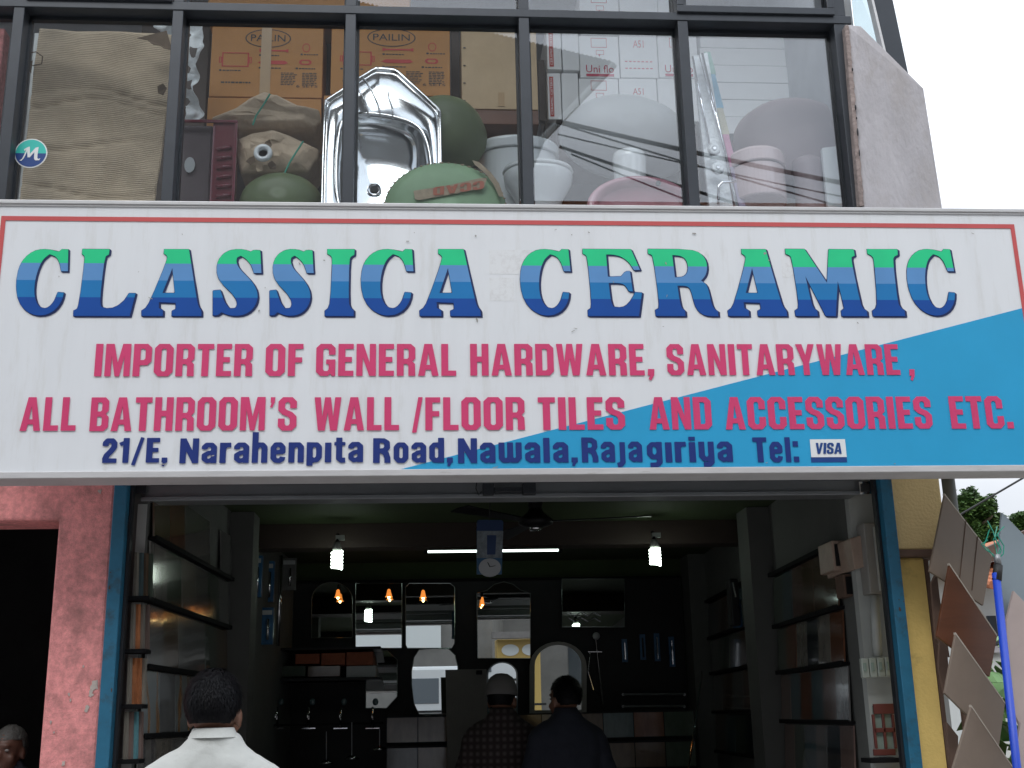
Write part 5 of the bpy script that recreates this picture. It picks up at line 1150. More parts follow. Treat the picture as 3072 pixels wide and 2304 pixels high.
# things on the right pier and wall
def frontbox(name, m, u0, v0, u1, v1, Y, dp, parent=None, bevel=.003):
    x0, x1, z0, z1 = pbox('', '', u0, v0, u1, v1, Y, dp); return MB().box(x0, x1, Y, Y + dp, z0, z1).build(name, m, parent, bevel=bevel)
fb = thing('fuse_cabinet', 'tall grey green electrical cabinet mounted on the right pier', 'cabinet', tuple(P(1890, 1283, 5.5)))
frontbox('case', 'grey_panel', 1872, 1129, 1912, 1282, 5.50, .10, fb, .006); frontbox('door', 'white_pier', 1893, 1137, 1909, 1276, 5.492, .007, fb, .002)
cb = thing('framed_carton', 'pale pink carton with a dark square opening sticking out from the right wall', 'box', tuple(P(1840, 1232, 5.6)))
x0, x1, z0, z1 = pbox('', '', 1843, 1158, 1880, 1225, 5.55, .3)
MB().hexa([(x0, 5.55, z0 - .01), (x1, 5.55, z0 + .01), (x1 + .02, 5.95, z0 + .01), (x0 + .0, 5.95, z0 - .01), (x0 - .01, 5.55, z1 - .01), (x1 - .015, 5.55, z1 + .01), (x1 + .0, 5.95, z1 + .01), (x0 - .01, 5.95, z1 - .01)]).build('box_body', 'packet_pink', cb, bevel=.004)
x0, x1, z0, z1 = pbox('', '', 1797, 1168, 1848, 1232, 5.75, .1)
MB().box(x0, x1, 5.74, 5.95, z0, z1).build('frame', 'packet_pink', cb, bevel=.004); MB().box(x0 + .012, x1 - .02, 5.732, 5.739, z0 + .02, z1 - .018).build('opening', 'black_board', cb)
MB().box(x0 + .035, x1 - .05, 5.725, 5.731, z0 + .06, z1 - .04).build('inner_sheet', 'tc_grey', cb)
sb_ = thing('open_box', 'small dark open box under the pink carton on the right wall', 'box', tuple(P(1845, 1285, 5.7)))
frontbox('case', 'tile_back', 1823, 1240, 1866, 1288, 5.70, .12, sb_); frontbox('opening', 'black_board', 1828, 1245, 1852, 1283, 5.694, .005, sb_, 0); frontbox('bracket', 'tc_teal', 1855, 1243, 1864, 1286, 5.694, .005, sb_, 0)
cdt = MB().tube([P(1889, 1286, 5.56), P(1896, 1418, 5.56)], .022, 14); tag(cdt.build('cable_conduit', 'white_pier', None, smooth=True), 'white vertical cable conduit between the cabinet and the sockets', 'conduit')
for k in range(4):
    u = 1862 + k * 17; so2 = thing('wall_socket', ['green white wall switch, leftmost in the row of four on the right pier', 'wall switch, second from left in the row under the conduit', 'wall switch, third from left in the row under the conduit', 'wall switch, rightmost of the row beside the blue post'][k], 'switch', tuple(P(u + 8, 1462, 5.5)), 'wall switches in a row')
    frontbox('plate', 'socket', u, 1422 - k, u + 15.5, 1464 - k, 5.52, .03, so2, .004); frontbox('rocker', 'glass_dark', u + 4, 1432 - k, u + 10, 1450 - k, 5.512, .007, so2, .001)
wf = thing('window_sample', 'small red framed window sample with four panes standing on a black ledge', 'window sample', tuple(P(1912, 1632, 5.5)))
frontbox('backing', 'glass_dark', 1890, 1524, 1932, 1626, 5.53, .01, wf, 0)
for r4 in ((1888, 1520, 1935, 1542), (1888, 1572, 1935, 1582), (1888, 1618, 1935, 1632), (1888, 1543, 1893, 1617), (1909, 1543, 1914, 1617), (1930, 1543, 1935, 1617)): frontbox('frame_bar', 'frame_red', *r4, 5.512, .016, wf, .002)
a = P(1880, 1638, 5.5); tag(MB().box(P(1876, 1638, 5.5).x, P(1940, 1638, 5.5).x, 5.47, 5.60, a.z - .02, a.z).build('small_shelf', 'ledge_black', None), 'small black shelf under the red window sample', 'shelf')
pt = thing('picture_tile', 'printed picture tile with orange red flowers below the window sample', 'picture tile', tuple(P(1915, 1659, 5.5)))
frontbox('tile_body', 'white_pier', 1892, 1645, 1936, 1720, 5.52, .02, pt); frontbox('print', 'print_orange', 1894, 1660, 1934, 1715, 5.515, .004, pt, 0)

# ================================================================== BACK OF THE SHOP
bb = thing('display_board', 'black display board across the back wall carrying mirrors and bathroom fittings', 'display board', (0, YB - .03, FL))
x0, x1 = P(600, 1400, YB - .05).x, P(1478, 1400, YB - .05).x
MB().box(x0 - .2, x1, YB - .06, YB - .004, FL + .1, zw(1106, 1252, YB - .06)).build('panel', 'black_board', bb)
MB().box(x0 - .2, x1, YB - .09, YB - .062, zw(1106, 1254, YB - .06), zw(1106, 1249, YB - .06)).build('top_strip', 'ledge_black', bb)
# low tile rows on the counter front
ct = thing('tile_counter', 'low counter front at the back lined with two rows of coloured tiles', 'counter', (0, 8.9, FL))
xa, xb = P(835, 1560, 8.9).x, P(1500, 1560, 8.9).x; za, zb = zw(1150, 1541, 8.9), zw(1150, 1645, 8.9)
MB().box(xa, xb, 8.93, 9.3, FL, za).build('counter_body', 'black_board', ct)
cs = ['tc_brown', 'tc_brown', 'tc_green', 'tc_dark', 'tc_brown', 'tc_grey', 'tc_brown', 'tc_teal', 'tc_rust', 'tc_green']
for r_ in range(2):
    zt2 = za - r_ * .21; 
    for k in range(10):
        w = (xb - xa) / 10; MB().box(xa + k * w + .003, xa + (k + 1) * w - .003, 8.905, 8.925, zt2 - .18, zt2 - .01).build('tile_panel', cs[(k + 3 * r_) % 10 if r_ else k], ct)
    MB().box(xa, xb, 8.88, 8.928, zt2 - .205, zt2 - .185).build('ledge', 'ledge_black', ct)
# orange boxes shelf, left back
shf = thing('goods_shelf', 'dark shelf at the back left holding orange boxes and a basin', 'shelf', tuple(P(700, 1463, 9.3)))
x0, x1, z0, z1 = pbox('', '', 572, 1464, 822, 1470, 9.2, .4); MB().box(x0, x1, 9.2, YB - .07, z0, z1).build('shelf_board', 'black_board', shf)
x0, x1, z0_, z1_ = pbox('', '', 572, 1398, 822, 1403, 9.2, .4); MB().box(x0, x1, 9.2, YB - .07, z0_, z1_).build('shelf_board', 'black_board', shf)
mat('box_rust', (.30, .075, .03), .7, var=.3, vscale=12)
for k, (u0, v0, u1, v1, m, lab) in enumerate(((638, 1412, 690, 1434, 'box_rust', 'rust orange box on the back left shelf, upper left of its stack'), (694, 1410, 745, 1436, 'box_rust', 'rust orange box in the middle of the back left shelf'), (748, 1408, 806, 1437, 'box_rust', 'rust orange box at the right end of the back left shelf'), (600, 1438, 660, 1462, 'tc_green', 'dull green box at the left of the lower stack on the back shelf'), (664, 1438, 735, 1462, 'tc_brown', 'brown box in the lower stack on the back shelf'), (748, 1438, 812, 1463, 'ceramic_grey', 'grey patterned box at the lower right of the back shelf'))):
    carton(u0, v0, u1, v1, 9.3, .3, m, lab, 'boxes on the back left shelf', name='small_box')
# mirrors
def mirror(lab, loops_uv, Y, frame=None, tilt=2.0, fw_=0.0, group='mirrors on the back board'):
    q = [P(u, v, Y) for u, v in loops_uv]; c = sum(q, Vector()) / len(q)
    t = thing('mirror', lab, 'mirror', tuple(c), group); Rm = Matrix.Rotation(R(tilt), 3, 'X')   # leans forward at the top
    def tr(p, s=1., dy=0.): d_ = p - c; return Rm @ Vector((d_.x * s, d_.y * s + dy, d_.z * s))
    MB().add([tr(p) for p in q] + [tr(p, 1, .006) for p in q], [list(range(len(q))), list(range(2 * len(q) - 1, len(q) - 1, -1))] + [[i, (i + 1) % len(q), (i + 1) % len(q) + len(q), i + len(q)] for i in range(len(q))]).build('glass', 'mirror', t, local=True)
    W_ = max((p - c).length for p in q)
    if frame:
        s2 = 1 + fw_; n_ = len(q); vs = [tr(p, 1.0, -.004) for p in q] + [tr(p, s2, -.004) for p in q] + [tr(p, 1.0, .012) for p in q] + [tr(p, s2, .012) for p in q]
        fs = []
        for i in range(n_):
            j = (i + 1) % n_; fs += [[i, j, j + n_, i + n_], [i + n_, j + n_, j + 3 * n_, i + 3 * n_], [i + 2 * n_, i + 3 * n_, j + 3 * n_, j + 2 * n_], [i, i + 2 * n_, j + 2 * n_, j]]
        MB().add(vs, fs).build('frame', frame, t, local=True)
    else:
        pts = [tr(p, 1.0, -.001) for p in q]; MB().tube(pts + [pts[0], pts[1]], .0035, 5, caps=False).build('bevelled_edge', 'mirror_edge', t, local=True)
    return t
def archpts(u0, u1, vt, vb, rise, n=14): 
    um, hw = (u0 + u1) / 2, (u1 - u0) / 2
    return [(u0, vb), (u1, vb)] + [(um + hw * math.cos(math.pi * k / n), vt + rise - rise * math.sin(math.pi * k / n)) for k in range(n + 1)]
def rrect(u0, v0, u1, v1, r, n=5):
    o = []
    for cx_, cy_, a0 in ((u1 - r, v1 - r, 0), (u0 + r, v1 - r, 90), (u0 + r, v0 + r, 180), (u1 - r, v0 + r, 270)):
        o += [(cx_ + r * math.cos(R(a0 + 90 * k / n)), cy_ + r * math.sin(R(a0 + 90 * k / n))) for k in range(n + 1)]
    return o
YMr = 9.66
mirror('arched mirror at the far left of the back board', archpts(673, 761, 1257, 1378, 38), YMr, tilt=-2)
mirror('rectangular mirror with a glass shelf, second from the left of the upper row', [(768, 1400), (868, 1400), (868, 1260), (768, 1260)], YMr, tilt=0)
mirror('clipped corner mirror, third in the upper row', [(880, 1400), (976, 1400), (982, 1390), (982, 1268), (972, 1260), (884, 1260), (876, 1268), (876, 1392)], YMr, tilt=.6)
mirror('square mirror with an arched top over it near the hanging clock', [(1032, 1422), (1146, 1422), (1146, 1281), (1125, 1275), (1108, 1262), (1088, 1257), (1068, 1262), (1052, 1275), (1030, 1281)], YMr, tilt=.9)
mirror('wide rectangular mirror with wavy lines at the right of the upper row', [(1214, 1354), (1349, 1354), (1349, 1250), (1214, 1250)], YMr, tilt=-2.2)
mirror('barrel shaped mirror showing the white van', [(905, 1543), (935, 1547), (972, 1543), (983, 1520), (989, 1480), (989, 1440), (983, 1415), (970, 1402), (935, 1400), (905, 1403), (894, 1420), (889, 1450), (889, 1480), (894, 1520)], YMr - .02, tilt=.8)
mirror('arched mirror in a broad grey frame behind the dark haired man', archpts(1155, 1256, 1393, 1534, 44), YMr - .03, 'grey_panel', 1.0, .22)
mirror('arched mirror with teal frame behind the man in the cap', archpts(1055, 1115, 1432, 1537, 26), YMr - .02, 'tc_teal', 2, .12)
mirror('eight sided mirror low on the left of the back board', [(790, 1530), (835, 1530), (858, 1505), (858, 1425), (836, 1405), (790, 1405)], YMr - .02, tilt=-4)
wm = MB()
for v in (1326, 1338):
    wm.tube([P(1228 + k * 14, v + (4 if k % 2 else -4), YMr - .02) for k in range(6)], .003, 5)
tag(wm.build('wavy_rail', 'chrome', None), 'zigzag chrome rails over the wide upper right mirror', 'rail')
# wall lamps with bell shades
def bell(u, v, Y, s, lab, warm='amber'):
    p = P(u, v, Y); t = thing('bell_lamp', lab, 'lamp', tuple(p), 'small bell shaped lamps along the mirrors')
    MB().lathe([(.008, .05), (.018, .045), (.026, .02), (.034, -.004), (.046, -.012), (.043, -.012), (.03, -.002), (.02, .02), (.008, .04)], (0, 0, 0), 20, sx=s, sy=s).build('shade', warm, t, smooth=True, local=True)
    MB().ell((0, 0, -.012), .016 * s, .016 * s, .024 * s, 10, 8).build('bulb', 'amber_core', t, smooth=True, local=True)
    MB().tube([(0, 0, .05), (0, .02, .085), (0, .06, .09)], .006, 6).build('stem', 'ledge_black', t, local=True)
for u, v, lab in ((730, 1287, 'bell lamp in front of the arched mirror at the far left'), (840, 1286, 'bell lamp over the rectangular mirror with the glass shelf'), (914, 1288, 'bell lamp over the clipped corner mirror'), (1042, 1303, 'dim bell lamp over the square mirror under the clock')):
    bell(u, v, YMr - .12, .66 if u < 1000 else .45, lab)
# tube light
YT = 8.75
tl = thing('tube_light', 'long fluorescent tube fixed high at the back behind the clock', 'tube light', tuple(P(1065, 1188, YT)))
a, b = P(924, 1190, YT), P(1206, 1187, YT); zt2 = (a.z + b.z) / 2
MB().tube([(a.x, YT, zt2), (b.x, YT, zt2)], .0135, 12).build('tube', 'tube_light', tl, smooth=True)
MB().box(a.x - .04, b.x + .06, YT + .02, YT + .07, zt2 + .022, zt2 + .055).build('batten', 'lamp_base', tl, bevel=.004)
for x in (a.x - .015, b.x + .015): MB().box(x - .012, x + .012, YT - .02, YT + .02, zt2 - .02, zt2 + .04).build('end_holder', 'ledge_black', tl)
for x in (a.x + .2, b.x - .2): MB().box(x - .006, x + .006, YT + .04, YT + .05, zt2 + .055, ZC).build('hanger', 'ledge_black', tl)
# compact fluorescent bulbs
def cfl(u, vt, vb, Y, lab):
    p0, p1 = P(u, vt, Y), P(u, vb, Y); t = thing('spiral_bulb', lab, 'lamp', (p0.x, Y, p0.z), 'spiral energy saving bulbs hanging from the beam')
    h_ = p0.z - p1.z; n_ = 90; pts = []
    for k in range(n_):
        a = k / (n_ - 1) * 2 * math.pi * 5; pts.append((.029 * math.cos(a), .029 * math.sin(a), -h_ * (k / (n_ - 1)) * .97 - .004))
    MB().tube(pts, .0095, 8).build('glass_spiral', 'cfl', t, smooth=True, local=True)
    MB().lathe([(0, 0), (.026, 0), (.03, .012), (.026, .035), (.018, .055), (0, .058)], (0, 0, 0), 20).build('base', 'lamp_base', t, smooth=True, local=True)
    MB().tube([(0, 0, .058), (0, .02, .09), (0, .05, .11)], .011, 8).build('holder_arm', 'ledge_black', t, local=True)
    MB().box(-.01, .045, .0, .03, .07, .10).build('batten_end', 'socket', t, local=True)
cfl(728, 1190, 1228, 7.55, 'glowing spiral bulb hanging at the left under the ceiling beam')
cfl(1414, 1184, 1220, 7.55, 'glowing spiral bulb hanging at the right under the ceiling beam')
# ceiling fan
p = P(1157, 1128, 6.9); fan = thing('ceiling_fan', 'dark ceiling fan with long blades hanging from the green ceiling', 'fan', (p.x, 6.9, p.z))
MB().lathe([(0, -.03), (.05, -.03), (.1, -.012), (.105, .01), (.07, .04), (.045, .06), (.03, .11), (.0, .11)], (0, 0, 0), 28).build('motor', 'frame_dark' if 'frame_dark' in MATS else 'black_board', fan, smooth=True, local=True)
MB().lathe([(0, -.05), (.035, -.048), (.045, -.031), (0, -.031)], (0, 0, 0), 20).build('bottom_cap', 'chrome', fan, smooth=True, local=True)
MB().tube([(0, 0, .1), (0, 0, ZC - p.z - .002)], .013, 8).build('down_rod', 'black_board', fan, local=True)
MB().lathe([(.0, 0), (.05, 0), (.03, -.1), (0, -.1)], (0, 0, ZC - p.z - .003), 16).build('ceiling_cup', 'black_board', fan, smooth=True, local=True)
for k in range(3):
    a = R(-14 + 120 * k); d_ = Vector((math.cos(a), math.sin(a), 0)); n_ = Vector((-d_.y, d_.x, 0))
    q = [d_ * .1 + n_ * .03, d_ * .66 + n_ * .065, d_ * .68, d_ * .66 - n_ * .065, d_ * .1 - n_ * .03]
    MB().prism([v_ + Vector((0, 0, (v_.dot(n_)) * .12)) for v_ in q], (0, 0, .006)).build('blade', 'black_board', fan, local=True)
# hanging clock board
hc = thing('clock_sign', 'blue hanging advertising board with a picture and an oval clock below', 'clock', tuple(P(1058, 1185, 6.4)))
YC = 6.4
def hcp(pts, off, nm, m, dp=.02): return MB().prism([P(u, v, YC + off) for u, v in pts], (0, dp, 0)).build(nm, m, hc)
mat('clock_blue', (.015, .07, .15), .35); mat('clock_navy', (.012, .03, .09), .4); mat('clock_pic', (.15, .175, .195), .4, var=.5, vscale=25); mat('clock_face', (.30, .31, .32), .4)
hcp([(1030, 1240), (1084, 1240), (1087, 1128), (1082, 1123), (1034, 1123), (1030, 1128)][::1], 0, 'board', 'clock_blue')
hcp([(1029, 1146), (1086, 1146), (1086, 1124), (1031, 1124)], -.003, 'top_band', 'clock_navy', .0025)
hcp([(1030, 1205), (1084, 1205), (1087, 1147), (1031, 1147)], -.003, 'picture', 'clock_pic', .0025)
hcp([(1052, 1198), (1070, 1198), (1072, 1156), (1052, 1156)], -.005, 'dark_figure', 'clock_navy', .0015)
c = P(1058, 1225, YC)
hcp([(1058 + 24 * math.cos(2 * math.pi * k / 24), 1226 + 20 * math.sin(2 * math.pi * k / 24)) for k in range(24)], -.006, 'clock_face', 'clock_face', .005)
MB().tube([(c.x, YC - .01, c.z), (c.x - .012, YC - .01, c.z + .025)], .002, 5).build('clock_hand', 'ledge_black', hc); MB().tube([(c.x, YC - .01, c.z), (c.x + .03, YC - .01, c.z + .006)], .0015, 5).build('clock_hand', 'ledge_black', hc)
a = P(1057, 1124, YC); MB().tube([(a.x, YC, a.z), (a.x + .01, YC + .02, ZC)], .003, 5).build('cord', 'wire', hc)
# taps on display, left of centre
ords2 = ['leftmost', 'second', 'third', 'rightmost']
for k in range(4):
    p = P(598 + k * 69, 1545, 9.1); t = thing('basin_tap', 'chrome tap with a round teal knob on the dark display, %s of the four' % ords2[k], 'tap', tuple(p), 'chrome taps on display')
    MB().tube([(0, 0, -.09), (0, 0, .06)], [.014, .008], 8).build('tap_body', 'chrome', t, smooth=True, local=True)
    MB().tube([(0, 0, .0), (0, -.08, .02), (0, -.1, -.02)], .008, 8).build('spout', 'chrome', t, smooth=True, local=True)
    MB().tube([(-.05, 0, -.092), (.05, 0, -.092)], .007, 6).build('tap_base', 'chrome', t, local=True)
    q = P(607 + k * 68, 1516, 9.1) - p; MB().ell(q, .022, .015, .026, 14, 10).build('knob', 'tc_teal', t, smooth=True, local=True)
x0, x1, z0, z1 = pbox('', '', 560, 1562, 825, 1567, 9.05, .3)
tag(MB().box(x0, x1, 9.0, 9.3, z0, z1).build('tap_shelf', 'ledge_black', None), 'dark shelf carrying the row of chrome taps', 'shelf')
for k, (u, v0, v1) in enumerate(((705, 1580, 1650), (760, 1560, 1640), (820, 1575, 1620))):
    t = thing('hand_shower', ['hand shower on a rod below the taps, left one', 'hand shower below the taps, middle one', 'hand shower below the taps, right one'][k], 'shower', tuple(P(u, v0, 9.0)), 'hand showers on display')
    MB().tube([P(u, v0, 9.0), P(u, v1, 9.0)], .0035, 6).build('rod', 'grey_steel', t); q = P(u, v1, 8.98); MB().lathe([(0, 0), (.05, .0), (.05, .012), (.01, .03), (0, .03)], q, 20).build('rose', 'chrome', t, smooth=True)
# shower rail and towel rails right
srl = thing('shower_rail', 'slim chrome shower rail with a white head right of the grey framed mirror', 'shower rail', tuple(P(1290, 1450, YMr)))
MB().tube([P(1287, 1378, YMr), P(1302, 1521, YMr)], .007, 8).build('rail', 'chrome', srl); MB().ell(P(1288, 1374, YMr - .03), .03, .03, .03, 14, 10).build('shower_rose', 'ceramic_grey', srl, smooth=True)
MB().tube([P(1270, 1408, YMr - .02), P(1300, 1408, YMr - .02)], .006, 6).build('soap_holder', 'chrome', srl)
MB().tube([P(1275, 1410, YMr - .01), P(1270, 1450, YMr - .02), P(1282, 1490, YMr - .02), P(1300, 1505, YMr)], .004, 6).build('hose', 'chrome', srl)
for k, (u0, u1, v, lab) in enumerate(((1346, 1478, 1500, 'long dark towel rail, upper one at the lower right of the board'), (1346, 1478, 1526, 'long dark towel rail just above the tile counter'))):
    t = thing('towel_rail', lab, 'towel rail', tuple(P(u0, v, YMr)), 'towel rails on the back board'); MB().tube([P(u0, v, YMr - .04), P(u1, v - 1, YMr - .04)], .008, 8).build('bar', 'grey_steel', t)
    for u in (u0, u1): MB().tube([P(u, v, YMr - .04), P(u, v, YB - .06)], .012, 8).build('mount', 'grey_steel', t)
for k, (u, v0, v1) in enumerate(((1389, 1370, 1425), (1420, 1368, 1428), (1452, 1375, 1440), (1350, 1380, 1430))):
    t = thing('packaged_fitting', ['slim blue packet hanging on the black board, left of a pair', 'slim blue packet hanging on the black board, right of a pair', 'slim blue packet nearest the right end of the board', 'slim blue packet beside the shower rail'][k], 'packet', tuple(P(u, v0, YMr)), 'blue packets on the black board')
    x0, x1, z0, z1 = pbox('', '', u - 6, v0, u + 6, v1, YMr + .02, .03); MB().box(x0, x1, YMr + .03, YMr + .05, z0, z1).build('card', 'packet_blue', t); MB().tube([((x0 + x1) / 2, YMr + .02, z0 + .02), ((x0 + x1) / 2, YMr + .02, z1 - .03)], .008, 6).build('fitting', 'chrome', t)
# packets and rails on the left wall past the column
for k, (u0, v0, u1, v1, Y, m, lab) in enumerate(((543, 1200, 566, 1290, 8.2, 'packet_blue', 'blue packet of fittings on the left wall, upper front one'), (569, 1212, 592, 1300, 8.6, 'packet_blue', 'blue packet of fittings on the left wall behind the front one'), (563, 1312, 590, 1392, 8.4, 'packet_blue', 'blue packet of fittings on the left wall, lower one'), (607, 1205, 640, 1275, 9.2, 'tc_grey', 'grey packet hung next to the chrome rail at the back left'), (520, 1370, 545, 1450, 8.0, 'tc_brown', 'brown packet on the left wall near the column'))):
    t = thing('packaged_fitting', lab, 'packet', tuple(P(u0, v1, Y)), 'packets on the left wall')
    x0, x1, z0, z1 = pbox('', '', u0, v0, u1, v1, Y, .05); MB().box(x0, x1, Y, Y + .05, z0, z1).build('card', m, t, bevel=.003)
    MB().tube([((x0 * .4 + x1 * .6), Y - .012, z0 + .03), ((x0 * .4 + x1 * .6), Y - .012, z1 - .08)], .010, 8).build('fitting', 'chrome', t, smooth=True)
    MB().box(x0 + .01, x1 - .01, Y - .004, Y - .001, z1 - .05, z1 - .02).build('card_label', 'ceramic_grey', t)
tag(MB().tube([P(607, 1200, 9.0), P(600, 1395, 9.0)], .014, 10).build('chrome_post', 'chrome', None, smooth=True), 'tall chrome post at the back left by the packets', 'post')
gp = thing('grey_board', 'plain grey board standing in the middle of the shop beside the man in the cap', 'board', tuple(P(1000, 1659, 8.3)))
x0, x1, z0, z1 = pbox('', '', 972, 1446, 1046, 1600, 8.3, .05); MB().prism([(x0, 8.3, FL), (x1 + .02, 8.3, FL), (x1 + .02, 8.3, z1), (x0 - .03, 8.3, z1)], (0, .03, 0)).build('sheet', 'board_grey', gp, bevel=.003)
p = P(1035, 1452, 8.28); MB().box(p.x - .02, p.x + .02, 8.27, 8.297, p.z - .015, p.z + .012).build('clip', 'ledge_black', gp)
# dark hanging things on the far right wall
for k, (u0, v0, u1, v1, m) in enumerate(((1577, 1250, 1596, 1352, 'black_board'), (1597, 1290, 1612, 1352, 'packet_blue'))):
    t = thing('hanging_packet', ['dark bundle hanging on the right wall beside the column', 'blue packet hanging on the right wall beside the column'][k], 'packet', tuple(P(u0, v1, 7.7)), 'things hung beside the right column')
    x0, x1, z0, z1 = pbox('', '', u0, v0, u1, v1, 7.62, .1); MB().box(x0, x1, 7.6 + k * .12, 7.7 + k * .12, z0, z1).build('card', m, t, bevel=.01); MB().tube([P(u0 + 5, v0 + 8, 7.58), P(u0 + 12, v0 + 40, 7.58)], .008, 6).build('fitting', 'chrome', t)
tag(MB().tube([P(1517, 1450, 8.6), P(1488, 1659, 8.2), P(1484, 1700, 8.15)], .006, 6).build('thin_rod', 'chrome', None), 'thin bright rod leaning at the far right of the shop', 'rod')

# ================================================================== PEOPLE
def limb(m_, a, b, ra, rb, n=14):
    a, b = Vector(a), Vector(b); k = [a.lerp(b, t) for t in (0, .25, .5, .75, 1)]
    m_.tube(k, [ra + (rb - ra) * t for t in (0, .25, .5, .75, 1)], n); m_.ell(a, ra, ra, ra, n, 8); m_.ell(b, rb, rb, rb, n, 8)
def person(lab, loc, face, head_turn, H, shirt, hairm, cap=None, arms='down', skin='skin', collar=True, hair_long=False, hair_n=0, stoop=.0):
    """stands at loc facing angle face (0 = +y); H standing height"""
    s = H / 1.70; t = thing('person', lab, 'person', loc); t.rotation_euler = (0, 0, R(face))
    def V3(x, y, z): return Vector((x * s, (y + stoop * max(0, z - 1.0) * .6) * s, z * s))
    hc_ = V3(0, .02, 1.525); Mh = rotm(R(-4), 0, R(head_turn))
    def Hd(x, y, z): return hc_ + Mh @ Vector((x * s, y * s, z * s))
    b = MB()
    # skull, jaw, face
    b.ell(Hd(0, -.012, .035), .077 * s, .096 * s, .098 * s, 24, 16, Mh); b.ell(Hd(0, .03, -.03), .060 * s, .066 * s, .075 * s, 20, 12, Mh); b.ell(Hd(0, .05, -.075), .034 * s, .038 * s, .03 * s, 16, 10, Mh)
    b.ell(Hd(0, .092, -.012), .014 * s, .022 * s, .024 * s, 12, 8, Mh); b.tube([Hd(0, .082, .03), Hd(0, .102, -.018)], [.008 * s, .013 * s], 8)
    b.ell(Hd(0, .086, -.05), .026 * s, .012 * s, .010 * s, 12, 8, Mh); b.ell(Hd(0, .075, .045), .05 * s, .02 * s, .014 * s, 12, 8, Mh)
    for sx in (-1, 1): b.ell(Hd(sx * .079, -.005, -.005), .011 * s, .020 * s, .032 * s, 12, 10, Mh); b.ell(Hd(sx * .045, .06, -.02), .022 * s, .02 * s, .022 * s, 12, 8, Mh)
    limb(b, V3(0, -.015, 1.38), Hd(0, -.02, -.06), .050 * s, .052 * s)
    # trunk, legs
    limb(b, V3(0, 0, .95), V3(0, 0, 1.20), .105 * s, .10 * s); limb(b, V3(-.12, -.005, 1.27), V3(.12, -.005, 1.27), .05 * s, .05 * s); limb(b, V3(0, -.005, 1.2), V3(0, -.02, 1.40), .08 * s, .05 * s)
    hands = []
    for sx in (-1, 1):
        sh, el, wr = V3(sx * .165, -.01, 1.29), V3(sx * .23, -.02, 1.06), V3(sx * .225, .06, .86)
        if arms == 'front': wr = V3(sx * .12, .24, 1.12); el = V3(sx * .235, .03, 1.09)
        limb(b, sh, el, .046 * s, .038 * s); limb(b, el, wr, .037 * s, .025 * s)
        d_ = (wr - el).normalized(); b.ell(wr + d_ * .045 * s, .038 * s, .018 * s, .045 * s, 12, 8, d_.to_track_quat('Z', 'Y').to_matrix())
        for k in range(4):
            p0 = wr + d_ * .08 * s + Vector(((k - 1.5) * .018 * s, 0, 0)); L_ = (.055, .068, .064, .05)[k] * s; b.tube([p0, p0 + d_ * L_ * .5, p0 + d_ * L_ * .8 + Vector((0, .012, -.004))], [.0085 * s, .008 * s, .0065 * s], 8)
        p0 = wr + d_ * .03 * s + Vector((-sx * .03 * s, .01, 0)); b.tube([p0, p0 + d_ * .03 + Vector((-sx * .015, .015, 0)), p0 + d_ * .06 + Vector((-sx * .012, .02, 0))], [.010 * s, .009 * s, .007 * s], 8)
        hip, kn, an = V3(sx * .09, 0, .93), V3(sx * .10, .015, .50), V3(sx * .10, -.02, .09)
        limb(b, hip, kn, .085 * s, .055 * s); limb(b, kn, an, .052 * s, .036 * s); b.ell(V3(sx * .105, .07, .035), .045 * s, .125 * s, .035 * s, 16, 8)
    body = b.build('body', skin, t, smooth=True, local=True); rm = body.modifiers.new('remesh', 'REMESH'); rm.mode = 'VOXEL'; rm.voxel_size = .0075; rm.use_smooth_shade = True
    sm_ = body.modifiers.new('smooth', 'SMOOTH'); sm_.iterations = 3; sm_.factor = .5
    for sx in (-1, 1): MB().ell(Hd(sx * .031, .078, .022), .012 * s, .008 * s, .007 * s, 10, 8, Mh).build('eye', 'eye', t, smooth=True, local=True)
    # shirt
    g = MB(); zs = [(.84, .175, .12), (.95, .172, .122), (1.08, .165, .118), (1.17, .182, .122), (1.26, .20, .122), (1.33, .195, .11), (1.385, .155, .097), (1.43, .108, .083), (1.475, .070, .069)]
    rg = []
    for z, rx, ry in zs:
        rg.append([V3(0, -.012, z) + Vector((math.copysign(abs(math.cos(a)) ** .85, math.cos(a)) * rx * s, math.copysign(abs(math.sin(a)) ** .85, math.sin(a)) * ry * s, 0)) for a in [2 * math.pi * k / 40 for k in range(40)]])
    g.rings(rg)
    for sx in (-1, 1):
        sh, el = V3(sx * .165, -.012, 1.315), V3(sx * .245, -.02, 1.07); limb(g, sh, el, .070 * s, .062 * s, 18); limb(g, V3(sx * .05, -.015, 1.41), V3(sx * .165, -.012, 1.325), .050 * s, .066 * s, 18)
    so3 = g.build('shirt', shirt, t, smooth=True, local=True); rm = so3.modifiers.new('remesh', 'REMESH'); rm.mode = 'VOXEL'; rm.voxel_size = .009; rm.use_smooth_shade = True
    sm_ = so3.modifiers.new('smooth', 'SMOOTH'); sm_.iterations = 8; sm_.factor = .5
    tx = bpy.data.textures.new('folds', 'CLOUDS'); tx.noise_scale = .11; tx.noise_depth = 2; dm = so3.modifiers.new('folds', 'DISPLACE'); dm.texture = tx; dm.strength = .022; dm.mid_level = .5
